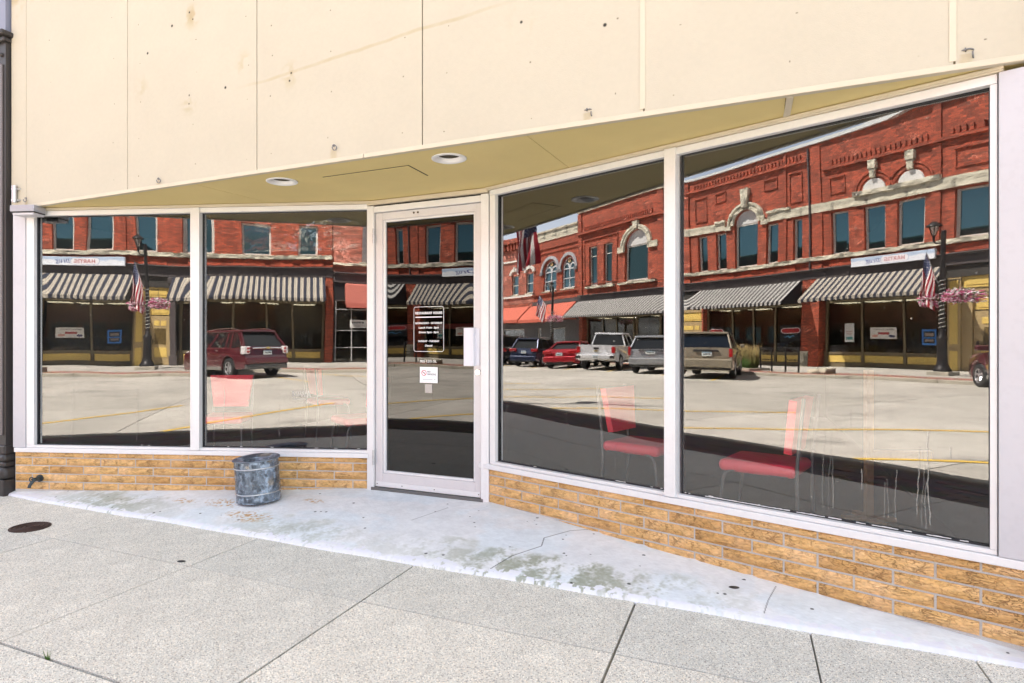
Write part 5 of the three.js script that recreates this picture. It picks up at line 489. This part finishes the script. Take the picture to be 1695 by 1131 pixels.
// o: length, width; profile: outline of the lower body as [x, y] from the rear sill round over the top to the front sill; wheels; cabin
function car(o, pos, label, cat = 'car') {
  const t = thing(o.name, label, cat, pos, o.turn ?? -2.178, 'cars parked at an angle along the far kerb'), W = o.w / 2, paint = MP(o.col, 0.32, { metalness: o.metal ?? 0.35, clearcoat: 1, clearcoatRoughness: 0.04 }), r = o.r, xr = o.xr, xf = o.xf, sill = o.sill ?? 0.24;
  const s = new THREE.Shape(); const P = o.profile; s.moveTo(P[0][0], P[0][1]); for (let i = 1; i < P.length; i++) { const q = P[i]; if (q.length === 4) s.quadraticCurveTo(q[0], q[1], q[2], q[3]); else s.lineTo(q[0], q[1]); }
  const ar = r + 0.065; s.lineTo(xf + ar, sill); s.absarc(xf, r, ar, Math.asin((sill - r) / ar), Math.PI - Math.asin((sill - r) / ar), false); s.lineTo(xr + ar, sill); s.absarc(xr, r, ar, Math.asin((sill - r) / ar), Math.PI - Math.asin((sill - r) / ar), false); s.closePath();
  const bv = 0.07, g = new THREE.ExtrudeGeometry(s, { depth: o.w - 2 * bv, bevelEnabled: true, bevelThickness: bv, bevelSize: 0.045, bevelOffset: -0.045, bevelSegments: 4, curveSegments: 18 }).translate(0, 0, -W + bv), p = g.attributes.position, L = o.len;
  for (let i = 0; i < p.count; i++) { const x = p.getX(i), y = p.getY(i), e = sst(0.33, 0.52, Math.abs(x - o.mid) / L); p.setZ(i, p.getZ(i) * (1 - (x > o.mid ? 0.12 : 0.08) * e) * (1 - 0.05 * sst(o.belt - 0.3, o.belt + 0.05, y)) * (1 - 0.03 * sst(0.5, 0.2, y))); } g.computeVertexNormals();
  part('body', metricless(g), paint, t); part('underside', B(xr - 0.4, xf + 0.4, sill - 0.02, 0.62, -W + 0.28, W - 0.28), mPlastic, t); part('rocker', [RB(xr + r + 0.08, xf - r - 0.08, sill - 0.03, sill + 0.1, -W - 0.005, -W + 0.08, 0.02, 2), RB(xr + r + 0.08, xf - r - 0.08, sill - 0.03, sill + 0.1, W - 0.08, W + 0.005, 0.02, 2)], o.rocker ? M(o.rocker, 0.5) : mPlastic, t);
  for (const [x, sd] of [[xr, -1], [xr, 1], [xf, -1], [xf, 1]]) wheel(t, x, r, sd * (W - 0.13), r, sd);
  // cabin: glass hull, pillars, roof
  const [rb, rt, ft, fb] = o.cab, hb = o.belt - 0.03, ht = o.roof - 0.06, wb = W - 0.085, wt = W - (o.tumble ?? 0.24), c = [[rb, hb, -wb], [rt, ht, -wt], [ft, ht, -wt], [fb, hb, -wb + 0.05], [rb, hb, wb], [rt, ht, wt], [ft, ht, wt], [fb, hb, wb - 0.05]];
  const pos3 = [], f = (a, b, cc, d) => { for (const k of [a, b, cc, a, cc, d]) pos3.push(...c[k]); }; f(0, 1, 2, 3); f(7, 6, 5, 4); f(4, 5, 1, 0); f(3, 2, 6, 7); f(1, 5, 6, 2); f(0, 3, 7, 4); const hg = new THREE.BufferGeometry(); hg.setAttribute('position', new THREE.Float32BufferAttribute(pos3, 3)); hg.computeVertexNormals(); hg.setAttribute('uv', new THREE.Float32BufferAttribute(new Float32Array(pos3.length / 3 * 2), 2)); part('window_glass', hg, mCarGlass, t);
  const pil = []; for (const sd of [-1, 1]) { const k = sd < 0 ? 0 : 4; pil.push(bar(c[k], c[k + 1], o.cpil ?? 0.12, 0.05), bar(c[k + 3], c[k + 2], 0.07, 0.05)); for (const fr of o.pillars) { const a = c[k].map((v, j) => lerp(v, c[k + 3][j], fr)), b = c[k + 1].map((v, j) => lerp(v, c[k + 2][j], clamp((fr - 0.08) * 1.12))); a[2] += sd * 0.004; b[2] += sd * 0.004; pil.push(bar(a, b, 0.075, 0.022)); } } part('pillars', pil, paint, t);
  const rs = new THREE.Shape(); const rw = wt + 0.045; rs.moveTo(rt - 0.12, -rw + 0.08); rs.quadraticCurveTo(rt - 0.12, -rw, rt, -rw); rs.lineTo(ft - 0.05, -rw); rs.quadraticCurveTo(ft + 0.1, -rw, ft + 0.1, -rw + 0.2); rs.lineTo(ft + 0.1, rw - 0.2); rs.quadraticCurveTo(ft + 0.1, rw, ft - 0.05, rw); rs.lineTo(rt, rw); rs.quadraticCurveTo(rt - 0.12, rw, rt - 0.12, rw - 0.08); rs.closePath();
  part('roof', metricless(new THREE.ExtrudeGeometry(rs, { depth: 0.03, bevelEnabled: true, bevelThickness: 0.03, bevelSize: 0.05, bevelOffset: -0.045, bevelSegments: 4, curveSegments: 8 }).rotateX(Math.PI / 2).translate(0, ht + 0.055, 0)), paint, t);
  if (o.rails) part('roof_rails', [-1, 1].map((sd) => tube([[rt + 0.05, o.roof - 0.02, sd * (wt - 0.02)], [rt + 0.2, o.roof + 0.045, sd * (wt - 0.02)], [ft - 0.3, o.roof + 0.045, sd * (wt - 0.02)], [ft - 0.1, o.roof - 0.02, sd * (wt - 0.02)]], 0.018, 20, 7)), mChrome, t);
  for (const sd of [-1, 1]) part('mirror', RB(fb - 0.42, fb - 0.27, o.belt + 0.01, o.belt + 0.16, Math.min(sd * (W + 0.02), sd * (W + 0.19)), Math.max(sd * (W + 0.02), sd * (W + 0.19)), 0.04, 3), o.mirrorDark ? mPlastic : paint, t);
  const rx = P[1][0]; // rear dress-up, measured from the tail
  for (const sd of [-1, 1]) for (const [y0, y1, z0, z1, m, dx = 0, tall = 0.12] of o.tails) part('taillight', RB(rx - 0.02 + dx, rx + tall + dx, y0, y1, Math.min(sd * z0, sd * z1), Math.max(sd * z0, sd * z1), 0.03, 3), m ?? mTail, t);
  part('rear_bumper', o.bumper.map(([y0, y1, out, hw, rad = 0.05]) => RB(rx - out, rx + 0.3, y0, y1, -hw, hw, rad, 3)), o.bmat ?? paint, t); part('licence_plate', [RB(rx - o.plate[1] - 0.012, rx - o.plate[1] + 0.02, o.plate[0] - 0.085, o.plate[0] + 0.085, -0.17, 0.17, 0.008, 1)], M(lin(0.6, 0.63, 0.63), 0.5), t);
  { const m = part('plate_print', metricless(new THREE.PlaneGeometry(0.31, 0.145).rotateY(-Math.PI / 2).translate(rx - o.plate[1] - 0.0145, o.plate[0], 0)), M(0xffffff, 0.6, { map: plateT }), t); void m; }
  for (const [nm, geos, m] of o.extra?.(rx, W, paint) ?? []) part(nm, geos, m, t);
  for (const sd of [-1, 1]) { part('door_handle', o.handles.map((x) => RB(x - 0.09, x + 0.09, o.belt - 0.14, o.belt - 0.11, Math.min(sd * (W - 0.01), sd * (W + 0.02)), Math.max(sd * (W - 0.01), sd * (W + 0.02)), 0.008, 2)), o.chromeHandles ? mChrome : paint, t); part('headlight', RB(o.nose - 0.3, o.nose - 0.06, o.belt - 0.3, o.belt - 0.15, Math.min(sd * (W - 0.45), sd * (W - 0.16)), Math.max(sd * (W - 0.45), sd * (W - 0.16)), 0.04, 2), mTailClear, t); }
  return t;
}
const suvP = (L, belt, hood, back = 0.1) => { const h = L / 2; return [[-h + 0.06, 0.32], [-h, 0.42], [-h + 0.01, belt * 0.72], [-h + back, belt], [h * 0.42, belt - 0.02], [h * 0.8, hood, h - 0.1, hood - 0.14], [h - 0.02, hood - 0.24, h, 0.5], [h - 0.03, 0.26]]; };
const h0 = [-0.57, 0.82], axleAt = (x, z, xr) => [x - h0[0] * xr, roadY(z) + 0.004, z - h0[1] * xr]; // centre of a car whose rear axle stands at x, z
const bumperSUV = [[0.34, 0.62, 0.09, 0.84], [0.3, 0.42, 0.05, 0.8]], rearGlassWiper = (x, y) => [['rear_wiper', [bar([x, y, 0.05], [x + 0.06, y + 0.09, -0.3], 0.012, 0.012)], mBlack]];
car({ name: 'maroon_suv', turn: -2.217, len: 4.8, w: 1.82, mid: 0, r: 0.36, xr: -1.46, xf: 1.4, sill: 0.3, belt: 1.12, roof: 1.7, nose: 2.4, col: lin(0.105, 0.008, 0.017), profile: suvP(4.8, 1.12, 1.04), cab: [-2.28, -1.78, 0.25, 1.05], pillars: [0.24, 0.34, 0.64], cpil: 0.15, rails: true, rocker: lin(0.2, 0.19, 0.17), chromeHandles: true, tails: [[0.86, 1.14, 0.66, 0.885, mTailClear, 0.0, 0.2], [0.9, 0.98, 0.68, 0.8, mTail, -0.012], [1.02, 1.1, 0.68, 0.8, mTail, -0.012]], bumper: [[0.5, 0.72, 0.08, 0.84]], plate: [0.9, 0.0], handles: [-0.75, 0.35],
  extra: (x) => [['lower_bumper', [RB(x - 0.05, x + 0.3, 0.32, 0.5, -0.82, 0.82, 0.04, 3)], M(lin(0.12, 0.12, 0.115), 0.6)], ['chrome_strip', [RB(x - 0.035, x + 0.05, 1.04, 1.1, -0.6, 0.6, 0.02, 2)], mChrome], ['emblem', [ngon([[-0.09, -0.015], [-0.03, -0.015], [-0.03, -0.035], [0.03, -0.035], [0.03, -0.015], [0.09, -0.015], [0.09, 0.015], [0.03, 0.015], [0.03, 0.035], [-0.03, 0.035], [-0.03, 0.015], [-0.09, 0.015]], 0.01).rotateY(-Math.PI / 2).translate(x - 0.036, 1.07, 0)], M(lin(0.6, 0.45, 0.12), 0.3, { metalness: 0.8 })], ['exhaust', [CYL(0.035, 0.035, 0.3, 12).rotateZ(Math.PI / 2).translate(x + 0.1, 0.3, -0.5)], mSteel], ...rearGlassWiper(x + 0.02, 1.13)] }, [-6.03, roadY(18.6) + 0.004, 18.6], 'maroon sport utility vehicle with chrome rear strip, parked alone by the yellow door', 'suv');
car({ name: 'gold_suv', len: 4.8, w: 1.86, mid: 0, r: 0.37, xr: -1.45, xf: 1.4, sill: 0.32, belt: 1.16, roof: 1.74, nose: 2.4, col: lin(0.36, 0.31, 0.23), profile: suvP(4.8, 1.16, 1.08, 0.06), cab: [-2.3, -1.95, 0.2, 1.0], pillars: [0.3, 0.64], cpil: 0.16, tails: [[0.82, 1.12, 0.76, 0.9, mTail]], bumper: [[0.42, 0.74, 0.12, 0.88]], bmat: M(lin(0.3, 0.26, 0.19), 0.45), plate: [0.92, 0.0], handles: [-0.7, 0.35], extra: (x) => [['plate_trim', [RB(x - 0.02, x + 0.02, 1.0, 1.08, -0.4, 0.4, 0.01, 1)], mPlastic], ['lower_bumper', [RB(x - 0.08, x + 0.3, 0.34, 0.44, -0.82, 0.82, 0.03, 2)], mPlastic], ...rearGlassWiper(x + 0.02, 1.17)] }, axleAt(-15.2, 16.6, -1.45), 'beige gold wagon parked next to the grass planting bed', 'suv');
car({ name: 'silver_wagon', len: 4.6, w: 1.82, mid: 0, r: 0.35, xr: -1.4, xf: 1.35, sill: 0.3, belt: 1.1, roof: 1.67, nose: 2.3, col: lin(0.5, 0.53, 0.57), metal: 0.5, profile: suvP(4.6, 1.1, 1.02, 0.05), cab: [-2.22, -1.8, 0.2, 0.95], pillars: [0.28, 0.64], cpil: 0.14, tails: [[0.8, 1.2, 0.78, 0.89, mTail]], bumper: [[0.4, 0.7, 0.1, 0.86]], bmat: M(lin(0.28, 0.29, 0.3), 0.6), plate: [0.95, 0.0], handles: [-0.7, 0.35], extra: (x) => [['tailgate_handle', [RB(x - 0.03, x + 0.03, 1.03, 1.08, -0.45, 0.45, 0.02, 2)], mPlastic], ['lower_bumper', [RB(x - 0.07, x + 0.3, 0.33, 0.42, -0.8, 0.8, 0.03, 2)], mPlastic]] }, axleAt(-18.8, 16.45, -1.4), 'silver wagon between the white pickup and the gold wagon', 'suv');
car({ name: 'pickup_truck', len: 5.85, w: 2.02, mid: 0, r: 0.41, xr: -1.75, xf: 1.9, sill: 0.42, belt: 1.24, roof: 1.88, nose: 2.92, col: lin(0.72, 0.73, 0.75), metal: 0.0, profile: [[-2.86, 0.5], [-2.9, 0.6], [-2.9, 1.26], [-0.72, 1.26], [-0.7, 1.24], [1.2, 1.22], [2.4, 1.2, 2.8, 1.08], [2.92, 0.9, 2.92, 0.6], [2.88, 0.4]], cab: [-0.68, -0.5, 0.75, 1.55], pillars: [0.42], cpil: 0.14, tumble: 0.28, tails: [[0.86, 1.18, 0.8, 0.985, mTail, 0.0, 0.16]], bumper: [[0.56, 0.78, 0.16, 0.95]], bmat: MP(lin(0.7, 0.71, 0.73), 0.3, { clearcoat: 0.5 }), plate: [0.67, 0.15], handles: [-0.35, 0.6], mirrorDark: false,
  extra: (x) => [['bed_floor', [B(x + 0.1, -0.75, 0.72, 0.76, -0.82, 0.82)], mPlastic], ['tailgate_handle', [RB(x - 0.012, x + 0.02, 1.04, 1.14, -0.14, 0.14, 0.02, 2)], mBlack], ['emblem', [ngon([[-0.12, -0.02], [-0.04, -0.02], [-0.04, -0.045], [0.04, -0.045], [0.04, -0.02], [0.12, -0.02], [0.12, 0.02], [0.04, 0.02], [0.04, 0.045], [-0.04, 0.045], [-0.04, 0.02], [-0.12, 0.02]], 0.012).rotateY(-Math.PI / 2).translate(x - 0.012, 0.96, 0)], M(lin(0.55, 0.42, 0.12), 0.3, { metalness: 0.8 })], ['bumper_step', [RB(x - 0.17, x - 0.02, 0.6, 0.74, 0.74, 0.96, 0.02, 2), RB(x - 0.17, x - 0.02, 0.6, 0.74, -0.96, -0.74, 0.02, 2)], mPlastic], ['hitch', [B(x - 0.1, x + 0.4, 0.44, 0.52, -0.06, 0.06)], mBlack], ['differential', [new THREE.SphereGeometry(0.16, 14, 10).translate(-1.75, 0.42, 0), CYL(0.05, 0.05, 1.5, 10).rotateX(Math.PI / 2).translate(-1.75, 0.41, 0)], mBlack]] }, axleAt(-22.5, 16.5, -1.75), 'white pickup truck with its tailgate toward the street', 'pickup truck');
car({ name: 'red_sedan', len: 4.7, w: 1.82, mid: 0, r: 0.32, xr: -1.4, xf: 1.4, sill: 0.22, belt: 0.98, roof: 1.43, nose: 2.35, col: lin(0.4, 0.012, 0.025), profile: [[-2.3, 0.3], [-2.35, 0.42], [-2.33, 0.85], [-2.25, 1.05], [-1.7, 1.08, -1.5, 1.06], [0.95, 0.98], [1.9, 0.92, 2.25, 0.78], [2.35, 0.65, 2.35, 0.4], [2.3, 0.22]], cab: [-1.75, -1.0, 0.15, 1.05], pillars: [0.28, 0.62], cpil: 0.16, tumble: 0.3, tails: [[0.8, 0.98, 0.45, 0.9, mTail, 0.0, 0.2]], bumper: [[0.36, 0.66, 0.08, 0.85]], plate: [0.78, 0.02], handles: [-0.6, 0.4], extra: (x) => [['lower_bumper', [RB(x - 0.05, x + 0.3, 0.22, 0.38, -0.7, 0.7, 0.04, 2)], mPlastic]] }, axleAt(-25.75, 16.6, -1.4), 'bright red sedan left of the white pickup truck', 'car');
car({ name: 'navy_crossover', len: 4.75, w: 1.87, mid: 0, r: 0.36, xr: -1.42, xf: 1.4, sill: 0.28, belt: 1.1, roof: 1.67, nose: 2.37, col: lin(0.015, 0.028, 0.07), profile: suvP(4.75, 1.1, 1.03, 0.14), cab: [-2.15, -1.65, 0.2, 1.02], pillars: [0.28, 0.64], cpil: 0.15, rails: true, tails: [[0.92, 1.08, 0.5, 0.9, mTail, 0.0, 0.25]], bumper: [[0.36, 0.66, 0.1, 0.87]], plate: [0.88, 0.0], handles: [-0.7, 0.35], extra: (x) => [['lower_bumper', [RB(x - 0.06, x + 0.3, 0.27, 0.4, -0.78, 0.78, 0.04, 2)], mPlastic], ...rearGlassWiper(x + 0.03, 1.12)] }, axleAt(-29.4, 16.6, -1.42), 'dark navy crossover left of the red sedan', 'suv');
car({ name: 'black_offroader', len: 4.4, w: 1.88, mid: 0, r: 0.4, xr: -1.2, xf: 1.25, sill: 0.4, belt: 1.2, roof: 1.83, nose: 2.2, col: lin(0.01, 0.01, 0.011), profile: [[-2.15, 0.42], [-2.2, 0.5], [-2.2, 1.2], [0.75, 1.2], [2.0, 1.17, 2.15, 1.1], [2.2, 1.0, 2.2, 0.6], [2.15, 0.42]], cab: [-2.1, -2.0, 0.45, 0.8], pillars: [0.35, 0.68], cpil: 0.12, tumble: 0.16, tails: [[0.86, 1.06, 0.78, 0.92, mTail]], bumper: [[0.5, 0.66, 0.18, 0.84]], bmat: mPlastic, plate: [0.8, 0.02], handles: [-0.55, 0.4], extra: (x) => [['spare_wheel', [CYL(0.38, 0.38, 0.22, 28).rotateZ(Math.PI / 2).translate(x - 0.13, 1.05, 0.05)], mTyre]] }, axleAt(-33.0, 16.6, -1.2), 'black off-road vehicle at the far left of the parked row', 'suv');
scene.traverse((o) => { if (o.isMesh) { o.castShadow = true; o.receiveShadow = true; } });
renderer.render(scene, camera);
